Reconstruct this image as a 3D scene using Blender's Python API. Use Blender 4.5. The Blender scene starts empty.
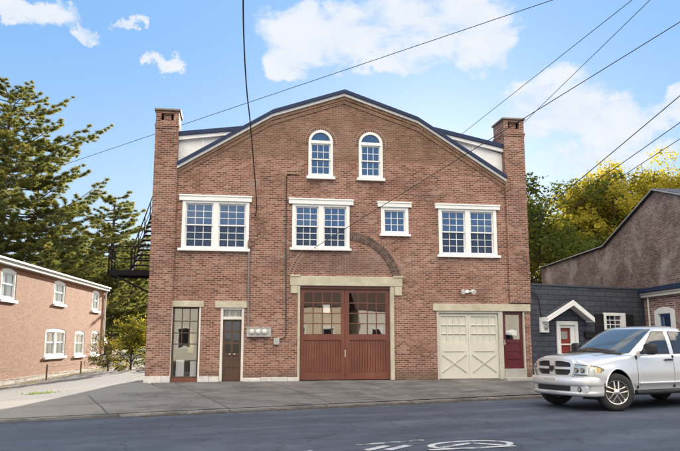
import bpy, bmesh, math, random
from mathutils import Vector, Matrix
from mathutils.geometry import tessellate_polygon
R = math.radians
sc = bpy.context.scene
C = sc.collection

# ------------------------------------------------------------------ camera
cam = bpy.data.cameras.new('camera')
cam.sensor_fit = 'HORIZONTAL'; cam.sensor_width = 36.0
cam.lens = 36.0 * 699.0 / 680.0
cam.clip_start = 0.1; cam.clip_end = 6000
camo = bpy.data.objects.new('camera', cam); C.objects.link(camo)
camo.location = (0.0, -21.6, 1.22)
camo.rotation_euler = (R(90 + 9.3), 0, R(-8.6))
sc.camera = camo

# ------------------------------------------------------------------ light
SUN_EL, SUN_AZ = R(15), R(16.5)          # azimuth from +Y towards +X
sc.view_settings.view_transform = 'Standard'
sc.view_settings.look = 'None'
sc.view_settings.gamma = 1.0
sc.view_settings.use_curve_mapping = False
sc.view_settings.exposure = 1.9

sun = bpy.data.lights.new('sun', 'SUN'); sun.energy = 4.0; sun.angle = R(0.5)
sun.color = (1.0, 0.90, 0.76)
suno = bpy.data.objects.new('sun', sun); C.objects.link(suno)
sd = Vector((math.cos(SUN_EL) * math.sin(SUN_AZ), math.cos(SUN_EL) * math.cos(SUN_AZ), math.sin(SUN_EL)))
suno.rotation_euler = sd.to_track_quat('Z', 'Y').to_euler()
suno.location = sd * 60

# ------------------------------------------------------------------ node helpers
class NT:
    def __init__(s, nt): s.nt = nt; s.n = nt.nodes; s.l = nt.links
    def node(s, t, **k):
        n = s.n.new(t)
        for a, b in k.items(): setattr(n, a, b)
        return n
    def put(s, sock, v):
        if isinstance(v, bpy.types.NodeSocket): s.l.new(v, sock)
        elif v is not None:
            if sock.type == 'RGBA' and len(v) == 3: v = (*v, 1)
            sock.default_value = v
    def math(s, op, a, b=None, c=None, clamp=False):
        n = s.node('ShaderNodeMath', operation=op); n.use_clamp = clamp
        s.put(n.inputs[0], a)
        if b is not None: s.put(n.inputs[1], b)
        if c is not None: s.put(n.inputs[2], c)
        return n.outputs[0]
    def mix(s, f, a, b, blend='MIX'):
        n = s.node('ShaderNodeMix', data_type='RGBA', blend_type=blend)
        s.put(n.inputs['Factor'], f)
        s.put(n.inputs[6], a); s.put(n.inputs[7], b)
        return n.outputs[2]
    def noise(s, vec, scale, detail=4, rough=0.55, dist=0.0):
        n = s.node('ShaderNodeTexNoise'); s.put(n.inputs['Vector'], vec)
        n.inputs['Scale'].default_value = scale; n.inputs['Detail'].default_value = detail
        n.inputs['Roughness'].default_value = rough; n.inputs['Distortion'].default_value = dist
        return n.outputs['Fac']
    def ramp(s, f, stops):
        n = s.node('ShaderNodeValToRGB'); s.put(n.inputs[0], f)
        e = n.color_ramp.elements
        while len(e) < len(stops): e.new(0.5)
        for q, (p, c) in zip(e, stops):
            q.position = p; q.color = (*c, 1) if len(c) == 3 else (c[0],) * 3 + (1,)
        return n.outputs[0]
    def step(s, v, lo, hi):
        n = s.node('ShaderNodeMapRange', interpolation_type='SMOOTHSTEP')
        s.put(n.inputs[0], v); n.inputs[1].default_value = lo; n.inputs[2].default_value = hi
        return n.outputs[0]
    def mapping(s, vec, scale=(1, 1, 1), loc=(0, 0, 0), rot=(0, 0, 0)):
        n = s.node('ShaderNodeMapping'); s.put(n.inputs[0], vec)
        n.inputs['Scale'].default_value = scale; n.inputs['Location'].default_value = loc
        n.inputs['Rotation'].default_value = rot
        return n.outputs[0]
    def bump(s, h, strength=0.3, dist=0.01):
        n = s.node('ShaderNodeBump'); s.put(n.inputs['Height'], h)
        n.inputs['Strength'].default_value = strength; n.inputs['Distance'].default_value = dist
        return n.outputs[0]

def new_mat(name):
    m = bpy.data.materials.new(name); m.use_nodes = True
    m.node_tree.nodes.clear()
    g = NT(m.node_tree)
    out = g.node('ShaderNodeOutputMaterial'); b = g.node('ShaderNodeBsdfPrincipled')
    g.l.new(b.outputs[0], out.inputs[0])
    tc = g.node('ShaderNodeTexCoord')
    return m, g, b, tc, out

def pmat(name, col, rough=0.6, var=0.15, scale=3.0, bump=0.0, metal=0.0, ior=1.5, coat=0.0, col2=None, fine=40.0, coatr=0.05):
    m, g, b, tc, out = new_mat(name)
    v = tc.outputs['Object']
    n1 = g.noise(v, scale, 5, 0.6); n2 = g.noise(v, fine, 3, 0.6)
    f = g.math('ADD', g.math('MULTIPLY', n1, 0.65), g.math('MULTIPLY', n2, 0.35))
    c2 = col2 or tuple(min(1, c * (1 + var)) for c in col)
    c1 = tuple(c * (1 - var) for c in col)
    cr = g.ramp(f, [(0.3, c1), (0.52, col), (0.72, c2)])
    g.put(b.inputs['Base Color'], cr)
    rr = g.math('ADD', g.math('MULTIPLY', n1, 0.2), rough - 0.1, clamp=True)
    g.put(b.inputs['Roughness'], rr)
    b.inputs['Specular IOR Level'].default_value = 0.15 if rough > 0.9 else 0.5; b.inputs['Specular IOR Level'].default_value = 0.15 if rough > 0.9 else 0.5; b.inputs['Metallic'].default_value = metal; b.inputs['IOR'].default_value = ior
    if coat: b.inputs['Coat Weight'].default_value = coat; b.inputs['Coat Roughness'].default_value = coatr
    if bump: g.put(b.inputs['Normal'], g.bump(f, bump, 0.01))
    return m

def brick_mat(name, cols, mortar, bw=0.213, bh=0.0725, ms=0.0075, stains=None, big=0.28, bump=0.5, mvar=0.25):
    m, g, b, tc, out = new_mat(name)
    uv = tc.outputs['UV']; ob = tc.outputs['Object']
    wob = g.node('ShaderNodeVectorMath', operation='ADD')
    nz = g.node('ShaderNodeTexNoise'); g.put(nz.inputs['Vector'], uv); nz.inputs['Scale'].default_value = 2.2
    sc_ = g.node('ShaderNodeVectorMath', operation='SCALE'); g.l.new(nz.outputs['Color'], sc_.inputs[0]); sc_.inputs['Scale'].default_value = 0.022
    g.l.new(uv, wob.inputs[0]); g.l.new(sc_.outputs[0], wob.inputs[1])
    bt = g.node('ShaderNodeTexBrick'); g.l.new(wob.outputs[0], bt.inputs['Vector'])
    bt.inputs['Color1'].default_value = (0, 0, 0, 1); bt.inputs['Color2'].default_value = (1, 1, 1, 1)
    bt.inputs['Mortar'].default_value = (0.5, 0.5, 0.5, 1)
    bt.inputs['Scale'].default_value = 1; bt.inputs['Brick Width'].default_value = bw
    bt.inputs['Row Height'].default_value = bh; bt.inputs['Mortar Size'].default_value = ms
    bt.inputs['Mortar Smooth'].default_value = 0.25
    n = len(cols)
    bc = g.ramp(bt.outputs['Color'], [(i / (n - 1), c) for i, c in enumerate(cols)])
    # worn, speckled faces
    n1 = g.noise(uv, 14, 4, 0.7); n2 = g.noise(uv, 0.9, 6, 0.6); n3 = g.noise(uv, 60, 2, 0.6)
    bc = g.mix(g.step(n1, 0.52, 0.72), bc, tuple(c * 0.62 for c in cols[0]))
    bc = g.mix(g.math('MULTIPLY', g.step(n3, 0.58, 0.72), 0.45), bc, mortar)
    mc = g.mix(g.step(n1, 0.35, 0.7), mortar, tuple(c * (1 - mvar) for c in mortar))
    mc = g.mix(g.math('MULTIPLY', g.step(n2, 0.5, 0.68), 0.6), mc, tuple(c * 0.6 for c in mortar))
    col = g.mix(bt.outputs['Fac'], bc, mc)
    col = g.mix(g.math('MULTIPLY', g.step(n2, 0.38, 0.75), big), col, tuple(c * 0.5 for c in cols[0]))
    if stains: col = stains(g, col, ob, n1, n2)
    g.put(b.inputs['Base Color'], col)
    b.inputs['Roughness'].default_value = 0.88
    b.inputs['Specular IOR Level'].default_value = 0.3
    n5 = g.noise(uv, 0.42, 7, 0.68)
    col = g.mix(g.math('MULTIPLY', g.step(n5, 0.50, 0.68), 0.16), col, tuple(min(1, c * 1.15) for c in mortar))
    col = g.mix(g.math('MULTIPLY', g.step(n5, 0.46, 0.32), 0.30), col, tuple(c * 0.7 for c in cols[0]))
    g.put(b.inputs['Base Color'], col)
    h = g.math('ADD', g.math('MULTIPLY', bt.outputs['Fac'], -1.0), g.math('MULTIPLY', n3, 0.5))
    g.put(b.inputs['Normal'], g.bump(h, bump, 0.012))
    return m

def glass_mat(name, tint=(0.02, 0.03, 0.05), rough=0.02, ior=1.9):
    m, g, b, tc, out = new_mat(name)
    b.inputs['Base Color'].default_value = (*tint, 1); b.inputs['Roughness'].default_value = rough
    b.inputs['IOR'].default_value = ior
    nz = g.noise(tc.outputs['Object'], 1.3, 2, 0.5)
    g.put(b.inputs['Normal'], g.bump(nz, 0.05, 0.02))
    return m

def clear_glass(name, refl=0.16):
    m, g, b, tc, out = new_mat(name)
    tr = g.node('ShaderNodeBsdfTransparent'); tr.inputs[0].default_value = (0.86, 0.88, 0.87, 1)
    gl = g.node('ShaderNodeBsdfGlossy'); gl.inputs['Roughness'].default_value = 0.02
    lw = g.node('ShaderNodeLayerWeight'); lw.inputs[0].default_value = 0.5
    f = g.math('ADD', g.math('MULTIPLY', g.math('POWER', lw.outputs['Facing'], 4.0), 0.8), refl, clamp=True)
    mx = g.node('ShaderNodeMixShader'); g.l.new(f, mx.inputs[0]); g.l.new(tr.outputs[0], mx.inputs[1]); g.l.new(gl.outputs[0], mx.inputs[2])
    g.put(gl.inputs['Normal'], g.bump(g.noise(tc.outputs['Object'], 1.6, 2, 0.5), 0.08, 0.02))
    g.l.new(mx.outputs[0], out.inputs[0])
    return m

def leaf_mat(name, c1, c2, trans=0.5, tcol=None):
    m, g, b, tc, out = new_mat(name)
    n = g.noise(tc.outputs['Object'], 1.7, 4, 0.7); n2 = g.noise(tc.outputs['Object'], 11, 2, 0.6)
    f = g.math('ADD', g.math('MULTIPLY', n, 0.6), g.math('MULTIPLY', n2, 0.4))
    c = g.ramp(f, [(0.36, c1), (0.64, c2)])
    d = g.node('ShaderNodeBsdfDiffuse'); g.put(d.inputs[0], c)
    t = g.node('ShaderNodeBsdfTranslucent')
    g.put(t.inputs[0], g.mix(1.0, c, tcol or (1.6, 1.5, 0.8), 'MULTIPLY'))
    mx = g.node('ShaderNodeMixShader'); mx.inputs[0].default_value = trans
    g.l.new(d.outputs[0], mx.inputs[1]); g.l.new(t.outputs[0], mx.inputs[2])
    g.l.new(mx.outputs[0], out.inputs[0])
    return m

# ------------------------------------------------------------------ sky and clouds
world = bpy.data.worlds.new('World'); sc.world = world; world.use_nodes = True
world.node_tree.nodes.clear()
g = NT(world.node_tree)
wo = g.node('ShaderNodeOutputWorld'); bg = g.node('ShaderNodeBackground'); g.l.new(bg.outputs[0], wo.inputs[0])
bg.inputs['Strength'].default_value = 0.052
sky = g.node('ShaderNodeTexSky', sky_type='NISHITA'); sky.sun_disc = False
sky.sun_elevation = SUN_EL; sky.sun_rotation = SUN_AZ
sky.air_density = 1.0; sky.dust_density = 0.6; sky.ozone_density = 2.0
tc = g.node('ShaderNodeTexCoord'); dv = tc.outputs['Generated']
sx = g.node('ShaderNodeSeparateXYZ'); g.l.new(dv, sx.inputs[0])
skyc = g.mix(1.0, sky.outputs[0], (0.95, 1.0, 1.08), 'MULTIPLY')
# clouds: noise in direction space, each gathered round a direction of its own
CLOUDS = [  # azimuth from +Y towards +X, elevation, half width, half height (degrees), weight
    (7.7, 24.5, 6.2, 2.8, 1), (16.0, 25.3, 8.2, 3.1, 1), (20.6, 24.4, 3.9, 3.0, 1), (3.9, 22.7, 2.5, 1.7, 0.95), (13.8, 22.4, 4.7, 1.2, 0.8), (26.6, 18.0, 4.8, 3.3, 1), (30.5, 16.5, 4.8, 2.3, 1), (23.2, 16.7, 2.3, 1.9, 0.8), (35.1, 17.6, 1.7, 1.2, 0.9), (30.3, 13.8, 7.0, 1.2, 0.7), (-16.9, 24.2, 4.8, 1.2, 1), (-12.3, 23.4, 1.2, 0.7, 0.85), (-9.5, 24.3, 1.1, 0.5, 0.6), (-5.9, 21.4, 1.4, 0.7, 0.9),
    (-18, 48, 17, 8, 1), (22, 52, 20, 8, 1), (60, 26, 20, 9, 0.9), (-60, 30, 22, 9, 0.9)]  # first two: unseen clouds added to whiten the windscreen reflection
wn = g.node('ShaderNodeTexNoise'); g.l.new(dv, wn.inputs['Vector']); wn.inputs['Scale'].default_value = 17; wn.inputs['Detail'].default_value = 6; wn.inputs['Roughness'].default_value = 0.6
w1 = g.node('ShaderNodeVectorMath', operation='SUBTRACT'); g.l.new(wn.outputs['Color'], w1.inputs[0]); w1.inputs[1].default_value = (0.5, 0.5, 0.5)
w2 = g.node('ShaderNodeVectorMath', operation='SCALE'); g.l.new(w1.outputs[0], w2.inputs[0]); w2.inputs['Scale'].default_value = 0.11
w3 = g.node('ShaderNodeVectorMath', operation='ADD'); g.l.new(dv, w3.inputs[0]); g.l.new(w2.outputs[0], w3.inputs[1]); dw_ = w3.outputs[0]
blob = None
for az, el, w, h, k in CLOUDS:
    az, el = R(az), R(el)
    c = Vector((math.cos(el) * math.sin(az), math.cos(el) * math.cos(az), math.sin(el)))
    tu = Vector((math.cos(az), -math.sin(az), 0)); tv = c.cross(tu) * -1
    d1 = g.node('ShaderNodeVectorMath', operation='DOT_PRODUCT'); g.l.new(dw_, d1.inputs[0]); d1.inputs[1].default_value = tu / math.tan(R(w))
    d2 = g.node('ShaderNodeVectorMath', operation='DOT_PRODUCT'); g.l.new(dw_, d2.inputs[0]); d2.inputs[1].default_value = tv / math.tan(R(h))
    o2 = g.math('SUBTRACT', d2.outputs['Value'], c.dot(tv) / math.tan(R(h)))
    r2 = g.math('ADD', g.math('POWER', d1.outputs['Value'], 2), g.math('POWER', o2, 2))
    front = g.node('ShaderNodeVectorMath', operation='DOT_PRODUCT'); g.l.new(dv, front.inputs[0]); front.inputs[1].default_value = c
    v = g.math('MULTIPLY', g.math('SUBTRACT', 1.15, r2, clamp=True), k * 0.85)
    v = g.math('MULTIPLY', v, g.math('GREATER_THAN', front.outputs['Value'], 0.3))
    blob = v if blob is None else g.math('MAXIMUM', blob, v)
# overhead and behind the view: unseen clouds added to light the shaded front
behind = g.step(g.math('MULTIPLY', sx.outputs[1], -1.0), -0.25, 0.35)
dm = g.mapping(dv, (1, 1, 1.9))
cn = g.noise(dm, 13.0, 10, 0.60, 0.4); cn2 = g.noise(dm, 2.3, 4, 0.5)
fill_clouds = g.math('MULTIPLY', g.math('MULTIPLY', g.step(cn2, 0.36, 0.50), behind), g.step(sx.outputs[2], 0.32, 0.44))
mass = g.math('MAXIMUM', blob, fill_clouds)
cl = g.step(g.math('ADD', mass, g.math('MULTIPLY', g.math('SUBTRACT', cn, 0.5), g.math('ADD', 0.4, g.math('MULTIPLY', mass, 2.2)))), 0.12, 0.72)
# pale air towards the horizon
low = g.math('SUBTRACT', 1.0, g.step(sx.outputs[2], 0.02, 0.42))
SKYTOP, SKYLOW = (1.30, 2.70, 4.85), (3.2, 4.15, 5.0)
grad = g.mix(low, SKYTOP, SKYLOW)
back = g.mix(g.math('SUBTRACT', 1.0, g.step(sx.outputs[2], 0.03, 0.16)), g.mix(g.step(g.noise(dv, 7.0, 6, 0.6), 0.42, 0.68), (1.5, 2.75, 4.9), (3.6, 4.3, 5.2)), (4.2, 4.4, 4.6))   # deeper blue away from the sun
grad = g.mix(behind, grad, back)
skyc = g.mix(0.85, skyc, grad)
ccol = g.mix(behind, (4.7, 4.85, 5.05), (31.0, 27.5, 22.5))  # clouds behind the view made far brighter as fill for the facade
ccol = g.mix(g.math('MULTIPLY', g.step(cn, 0.62, 0.36), 0.35), ccol, (3.4, 4.0, 4.9))
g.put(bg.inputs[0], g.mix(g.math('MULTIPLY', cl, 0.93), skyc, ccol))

# ------------------------------------------------------------------ mesh helpers
class MB:
    def __init__(s): s.v = []; s.f = []; s.uv = {}; s.mi = {}
    def add(s, vs, fs, uv=None, mi=0):
        o = len(s.v); s.v += [tuple(p) for p in vs]
        for i, f in enumerate(fs):
            k = len(s.f); s.f.append([o + j for j in f])
            if uv: s.uv[k] = [uv[j] for j in f]
            if mi: s.mi[k] = mi
    def box(s, x0, y0, z0, x1, y1, z1, mi=0):
        v = [(x, y, z) for z in (z0, z1) for y in (y0, y1) for x in (x0, x1)]
        s.add(v, [(0, 2, 3, 1), (4, 5, 7, 6), (0, 1, 5, 4), (2, 6, 7, 3), (0, 4, 6, 2), (1, 3, 7, 5)], mi=mi)
    def sheet(s, x0, y0, z0, x1, y1, z1): s.add([(x0, y0, z0), (x1, y0, z0), (x1, y0, z1), (x0, y0, z1)], [(0, 1, 2, 3)])
    def prism(s, poly, y0, y1, holes=(), back=True, mi=0):
        """polygon in XZ pushed along Y; holes get their reveals"""
        loops = [list(poly)] + [list(h) for h in holes]
        flat = [p for l in loops for p in l]
        tr = tessellate_polygon([[Vector((p[0], p[1], 0)) for p in l] for l in loops])
        tf = []
        for t in tr:
            a, b, c = (flat[i] for i in t)
            if (b[0] - a[0]) * (c[1] - a[1]) - (b[1] - a[1]) * (c[0] - a[0]) < 0: t = (t[0], t[2], t[1])
            tf.append(tuple(t))
        s.add([(p[0], y0, p[1]) for p in flat], tf, mi=mi)
        if back: s.add([(p[0], y1, p[1]) for p in flat], [t[::-1] for t in tf], mi=mi)
        for l in loops:
            n = len(l)
            ar = sum(l[i][0] * l[(i + 1) % n][1] - l[(i + 1) % n][0] * l[i][1] for i in range(n))
            outer = l is loops[0]
            for i in range(n):
                p, q = l[i], l[(i + 1) % n]
                if (ar > 0) != outer: p, q = q, p
                s.add([(p[0], y0, p[1]), (p[0], y1, p[1]), (q[0], y1, q[1]), (q[0], y0, q[1])], [(0, 1, 2, 3)], mi=mi)
    def tube(s, pts, r, n=8, r2=None, cap=True, mi=0):
        pts = [Vector(p) for p in pts]; m = len(pts); rings = []
        up = Vector((0.13, 0.27, 1)).normalized()
        for i, p in enumerate(pts):
            d = (pts[min(i + 1, m - 1)] - pts[max(i - 1, 0)]).normalized()
            a = d.cross(up)
            if a.length < 0.1: a = d.cross(Vector((1, 0, 0)))
            a.normalize(); b = d.cross(a)
            rad = r if r2 is None else r + (r2 - r) * i / (m - 1)
            rings.append([p + (a * math.cos(t) + b * math.sin(t)) * rad for t in (2 * math.pi * k / n for k in range(n))])
        vs = [v for rg in rings for v in rg]; fs = []
        for i in range(m - 1):
            for k in range(n):
                fs.append((i * n + k, i * n + (k + 1) % n, (i + 1) * n + (k + 1) % n, (i + 1) * n + k))
        if cap: fs += [tuple(range(n - 1, -1, -1)), tuple((m - 1) * n + k for k in range(n))]
        s.add(vs, fs, mi=mi)
    def bar(s, p, q, w, h, mi=0):
        """rectangular bar between two points, h measured towards +Z"""
        p, q = Vector(p), Vector(q); d = (q - p).normalized()
        a = d.cross(Vector((0, 0, 1)))
        if a.length < 0.05: a = Vector((1, 0, 0))
        a.normalize(); b = a.cross(d)
        vs = [e + a * (w / 2 * i) + b * (h / 2 * j) for e in (p, q) for i, j in ((-1, -1), (1, -1), (1, 1), (-1, 1))]
        s.add(vs, [(0, 1, 2, 3), (7, 6, 5, 4), (0, 4, 5, 1), (1, 5, 6, 2), (2, 6, 7, 3), (3, 7, 4, 0)], mi=mi)
    def lathe(s, prof, c, axis='Y', n=32, mi=0):
        vs = []; m = len(prof)
        for k in range(n):
            t = 2 * math.pi * k / n
            for r, a in prof:
                if axis == 'Y': vs.append((c[0] + r * math.cos(t), c[1] + a, c[2] + r * math.sin(t)))
                else: vs.append((c[0] + r * math.cos(t), c[1] + r * math.sin(t), c[2] + a))
        fs = [(k * m + i, k * m + i + 1, ((k + 1) % n) * m + i + 1, ((k + 1) % n) * m + i) for k in range(n) for i in range(m - 1)]
        s.add(vs, fs, mi=mi)
    def build(s, name, mat, parent=None, smooth=False, bevel=0.0, norm=True, angle=40):
        me = bpy.data.meshes.new(name)
        me.from_pydata(s.v, [], s.f)
        mats = mat if isinstance(mat, (list, tuple)) else [mat]
        for q in mats: me.materials.append(q)
        uvl = me.uv_layers.new(name='UVMap')
        for p in me.polygons:
            p.use_smooth = smooth
            if p.index in s.mi: p.material_index = s.mi[p.index]
            if p.index in s.uv:
                for li, c in zip(p.loop_indices, s.uv[p.index]): uvl.data[li].uv = c
            else:
                n = p.normal
                if abs(n.z) > 0.75:
                    for li in p.loop_indices:
                        co = me.vertices[me.loops[li].vertex_index].co; uvl.data[li].uv = (co.x, co.y)
                else:
                    t = Vector((-n.y, n.x, 0)); t.normalize()
                    for li in p.loop_indices:
                        co = me.vertices[me.loops[li].vertex_index].co; uvl.data[li].uv = (co.dot(t), co.z)
        o = bpy.data.objects.new(name, me); C.objects.link(o)
        if norm:
            b = bmesh.new(); b.from_mesh(me); bmesh.ops.recalc_face_normals(b, faces=b.faces); b.to_mesh(me); b.free()
        if parent: o.parent = parent
        if bevel:
            md = o.modifiers.new('bevel', 'BEVEL'); md.width = bevel; md.segments = 2; md.limit_method = 'ANGLE'; md.angle_limit = R(35)
        if smooth: me.set_sharp_from_angle(angle=R(angle))
        return o

def tag(o, label=None, cat=None, group=None, kind=None):
    if label: o['label'] = label
    if cat: o['category'] = cat
    if group: o['group'] = group
    if kind: o['kind'] = kind
    return o
def thing(name, label, cat, loc=(0, 0, 0), rz=0, group=None):
    o = bpy.data.objects.new(name, None); C.objects.link(o); o.empty_display_size = 0.2
    o.location = loc; o.rotation_euler = (0, 0, rz)
    return tag(o, label, cat, group)
def dup(o, parent=None):
    c = o.copy(); C.objects.link(c)
    if parent: c.parent = parent
    for ch in list(o.children): dup(ch, c)
    return c
def sstep(a, b, x):
    t = max(0.0, min(1.0, (x - a) / (b - a))); return t * t * (3 - 2 * t)
def crom(pts, per):
    """Catmull-Rom through points of any dimension"""
    out = []; n = len(pts)
    for i in range(n - 1):
        p0, p1, p2, p3 = pts[max(i - 1, 0)], pts[i], pts[i + 1], pts[min(i + 2, n - 1)]
        for k in range(per):
            t = k / per
            out.append(tuple(0.5 * (2 * b + (c - a) * t + (2 * a - 5 * b + 4 * c - d) * t * t + (3 * b - a - 3 * c + d) * t ** 3)
                             for a, b, c, d in zip(p0, p1, p2, p3)))
    out.append(tuple(pts[-1])); return out
def arc(cx, cz, r, a0, a1, n):
    return [(cx + r * math.cos(R(a0 + (a1 - a0) * i / n)), cz + r * math.sin(R(a0 + (a1 - a0) * i / n))) for i in range(n + 1)]

# ------------------------------------------------------------------ materials
def main_stains(g, col, ob, n1, n2):
    s = g.node('ShaderNodeSeparateXYZ'); g.l.new(ob, s.inputs[0]); X, Z = s.outputs[0], s.outputs[2]
    spots = g.noise(ob, 26, 3, 0.65); mid = g.noise(ob, 3.2, 5, 0.65)
    # the gable brick is browner than the storeys below
    col = g.mix(g.math('MULTIPLY', g.step(g.math('ADD', Z, g.math('MULTIPLY', n2, 0.25)), 6.95, 7.08), 0.42), col, (0.15, 0.095, 0.06))
    # lime bloom low on the wall and under the sills
    low = g.math('MULTIPLY', g.step(Z, 3.9, 0.6), 0.35)
    sills = g.math('MULTIPLY', g.step(Z, 3.1, 3.7), g.step(Z, 4.0, 3.85))
    lime = g.math('MULTIPLY', g.math('MAXIMUM', low, g.math('MULTIPLY', sills, 0.75)), g.math('MULTIPLY', g.step(spots, 0.5, 0.66), g.step(mid, 0.42, 0.62)))
    col = g.mix(lime, col, (0.50, 0.44, 0.40))
    # rebuilt patches and dark weathering, shapes of their own
    col = g.mix(g.math('MULTIPLY', g.step(mid, 0.55, 0.72), 0.35), col, (0.085, 0.050, 0.036))
    # water streaks that run down from the sills and lintels
    stk = g.noise(g.mapping(ob, (5.5, 1, 0.35)), 1.0, 5, 0.65)
    under = g.math('MAXIMUM', g.math('MULTIPLY', g.step(Z, 2.5, 3.7), g.step(Z, 4.0, 3.9)), g.math('MULTIPLY', g.step(Z, 5.5, 6.1), g.step(Z, 6.4, 6.3)))
    col = g.mix(g.math('MULTIPLY', g.math('MULTIPLY', under, g.step(stk, 0.5, 0.66)), 0.28), col, (0.085, 0.055, 0.042))
    pale = g.math('MULTIPLY', g.step(g.noise(g.mapping(ob, (0.8, 1, 1.3)), 1.1, 6, 0.72), 0.56, 0.66), 0.22)
    col = g.mix(pale, col, (0.40, 0.32, 0.28))
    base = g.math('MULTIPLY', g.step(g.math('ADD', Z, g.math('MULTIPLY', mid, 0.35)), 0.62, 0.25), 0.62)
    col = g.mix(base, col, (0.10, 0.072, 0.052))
    dx = g.math('ABSOLUTE', g.math('SUBTRACT', X, 3.3)); dz = g.math('ABSOLUTE', g.math('SUBTRACT', Z, 3.65))
    inf = g.math('MULTIPLY', g.step(dx, 1.75, 1.35), g.step(dz, 0.42, 0.3))
    col = g.mix(g.math('MULTIPLY', inf, 0.38), col, (0.12, 0.085, 0.070))
    return col
M = {}
BR = [(0.095, 0.036, 0.023), (0.178, 0.066, 0.042), (0.230, 0.088, 0.058), (0.275, 0.115, 0.078), (0.36, 0.20, 0.145)]
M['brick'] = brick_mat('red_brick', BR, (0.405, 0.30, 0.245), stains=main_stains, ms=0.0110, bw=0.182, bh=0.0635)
M['brick2'] = brick_mat('chimney_brick', [(0.095, 0.037, 0.025), (0.18, 0.068, 0.046), (0.235, 0.095, 0.068), (0.34, 0.20, 0.155)], (0.40, 0.30, 0.245), ms=0.011, bw=0.182, bh=0.0635)
M['corbel'] = brick_mat('corbel_brick', [(0.14, 0.070, 0.042), (0.21, 0.108, 0.066), (0.26, 0.15, 0.10)], (0.36, 0.28, 0.21), ms=0.007)
M['archbrick'] = brick_mat('arch_brick', [(0.045, 0.034, 0.030), (0.10, 0.06, 0.047), (0.17, 0.10, 0.08)], (0.24, 0.20, 0.18), bw=0.065, bh=0.142, ms=0.006)
M['ringbrick'] = brick_mat('window_arch_brick', [(0.12, 0.055, 0.038), (0.20, 0.092, 0.064)], (0.43, 0.34, 0.28), bw=0.07, bh=0.12, ms=0.009)
M['orangebrick'] = brick_mat('orange_brick', [(0.21, 0.092, 0.050), (0.275, 0.128, 0.072), (0.33, 0.165, 0.098)], (0.33, 0.22, 0.15), ms=0.006, big=0.12, bump=0.3)
M['greybrick'] = brick_mat('old_grey_brick', [(0.125, 0.085, 0.072), (0.20, 0.140, 0.120), (0.28, 0.21, 0.185)], (0.38, 0.32, 0.29), big=0.6,
    stains=lambda g, c, ob, n1, n2: g.mix(g.math('MULTIPLY', g.step(g.noise(ob, 0.55, 6, 0.7), 0.5, 0.64), 0.6), c, (0.44, 0.40, 0.37)))
M['annexbrick'] = brick_mat('annex_brick', [(0.11, 0.045, 0.04), (0.20, 0.09, 0.075), (0.34, 0.25, 0.23)], (0.52, 0.47, 0.44), ms=0.010)
M['darkblock'] = brick_mat('blue_grey_painted_block', [(0.050, 0.056, 0.075), (0.060, 0.067, 0.088), (0.075, 0.083, 0.106)], (0.034, 0.038, 0.052), bw=0.52, bh=0.17, ms=0.012, big=0.15, bump=0.8)
M['foundation'] = brick_mat('rubble_stone', [(0.25, 0.21, 0.18), (0.5, 0.45, 0.39), (0.62, 0.57, 0.5)], (0.34, 0.29, 0.25), bw=0.34, bh=0.2, ms=0.02)
M['white'] = pmat('white_paint', (0.77, 0.77, 0.755), 0.5, 0.11, 2.6, 0.08)
M['oldwhite'] = pmat('weathered_white_paint', (0.62, 0.60, 0.55), 0.6, 0.16, 4.0, 0.15)
M['soffit'] = pmat('pale_siding', (0.68, 0.67, 0.64), 0.6, 0.08)
M['blue'] = pmat('dark_blue_metal_trim', (0.010, 0.024, 0.075), 0.75, 0.15)
M['roof'] = pmat('dark_roofing', (0.05, 0.055, 0.07), 0.8, 0.25)
M['limestone'] = pmat('weathered_limestone', (0.46, 0.42, 0.32), 0.85, 0.3, 2.6, 0.35, col2=(0.60, 0.56, 0.45))
M['basestone'] = pmat('white_washed_stone', (0.55, 0.53, 0.51), 0.85, 0.3, 5.0, 0.5)
M['redwood'] = pmat('red_brown_stained_wood', (0.140, 0.043, 0.025), 0.42, 0.3, 2.0, 0.1, col2=(0.21, 0.074, 0.042))
M['brownwood'] = pmat('dark_brown_wood', (0.082, 0.040, 0.025), 0.45, 0.3, 3.0, 0.1, col2=(0.13, 0.066, 0.042))
M['maroon'] = pmat('maroon_paint', (0.095, 0.012, 0.016), 0.4, 0.15)
M['cream'] = pmat('cream_paint', (0.57, 0.555, 0.475), 0.55, 0.08, 2.0, 0.08)
M['creamdark'] = pmat('grubby_cream_paint', (0.46, 0.44, 0.37), 0.6, 0.14, 3.0, 0.1)
M['paper'] = pmat('cream_paper', (0.76, 0.70, 0.60), 0.8, 0.08, 1.5)  # tone of sunlit cream mirrored in the transom
M['whitepaper'] = pmat('white_paper', (0.82, 0.82, 0.84), 0.7, 0.04)
M['yellow'] = pmat('yellow_poster', (0.55, 0.40, 0.12), 0.7, 0.15)
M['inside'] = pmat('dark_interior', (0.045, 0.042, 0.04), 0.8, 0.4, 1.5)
M['pane'] = glass_mat('sky_lit_pane', (0.020, 0.045, 0.11), 0.03, 2.5)
M['screenpane'] = glass_mat('screened_pane', (0.014, 0.022, 0.050), 0.12, 1.75)
M['darkpane'] = glass_mat('dark_pane', (0.012, 0.013, 0.016), 0.03, 1.8)
M['clear'] = clear_glass('clear_glass')
M['black'] = pmat('black_metal', (0.016, 0.016, 0.017), 0.5, 0.3)
M['grey'] = pmat('grey_metal_box', (0.38, 0.38, 0.36), 0.45, 0.15, metal=0.2)
M['pipe'] = pmat('weathered_grey_pipe', (0.20, 0.17, 0.155), 0.6, 0.25)
M['cable'] = pmat('black_cable', (0.018, 0.018, 0.02), 0.6, 0.2)
M['step'] = pmat('concrete_step', (0.34, 0.33, 0.31), 0.85, 0.2, 3, 0.3)
M['brass'] = pmat('door_hardware', (0.65, 0.6, 0.5), 0.3, 0.1, metal=0.8)
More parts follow.
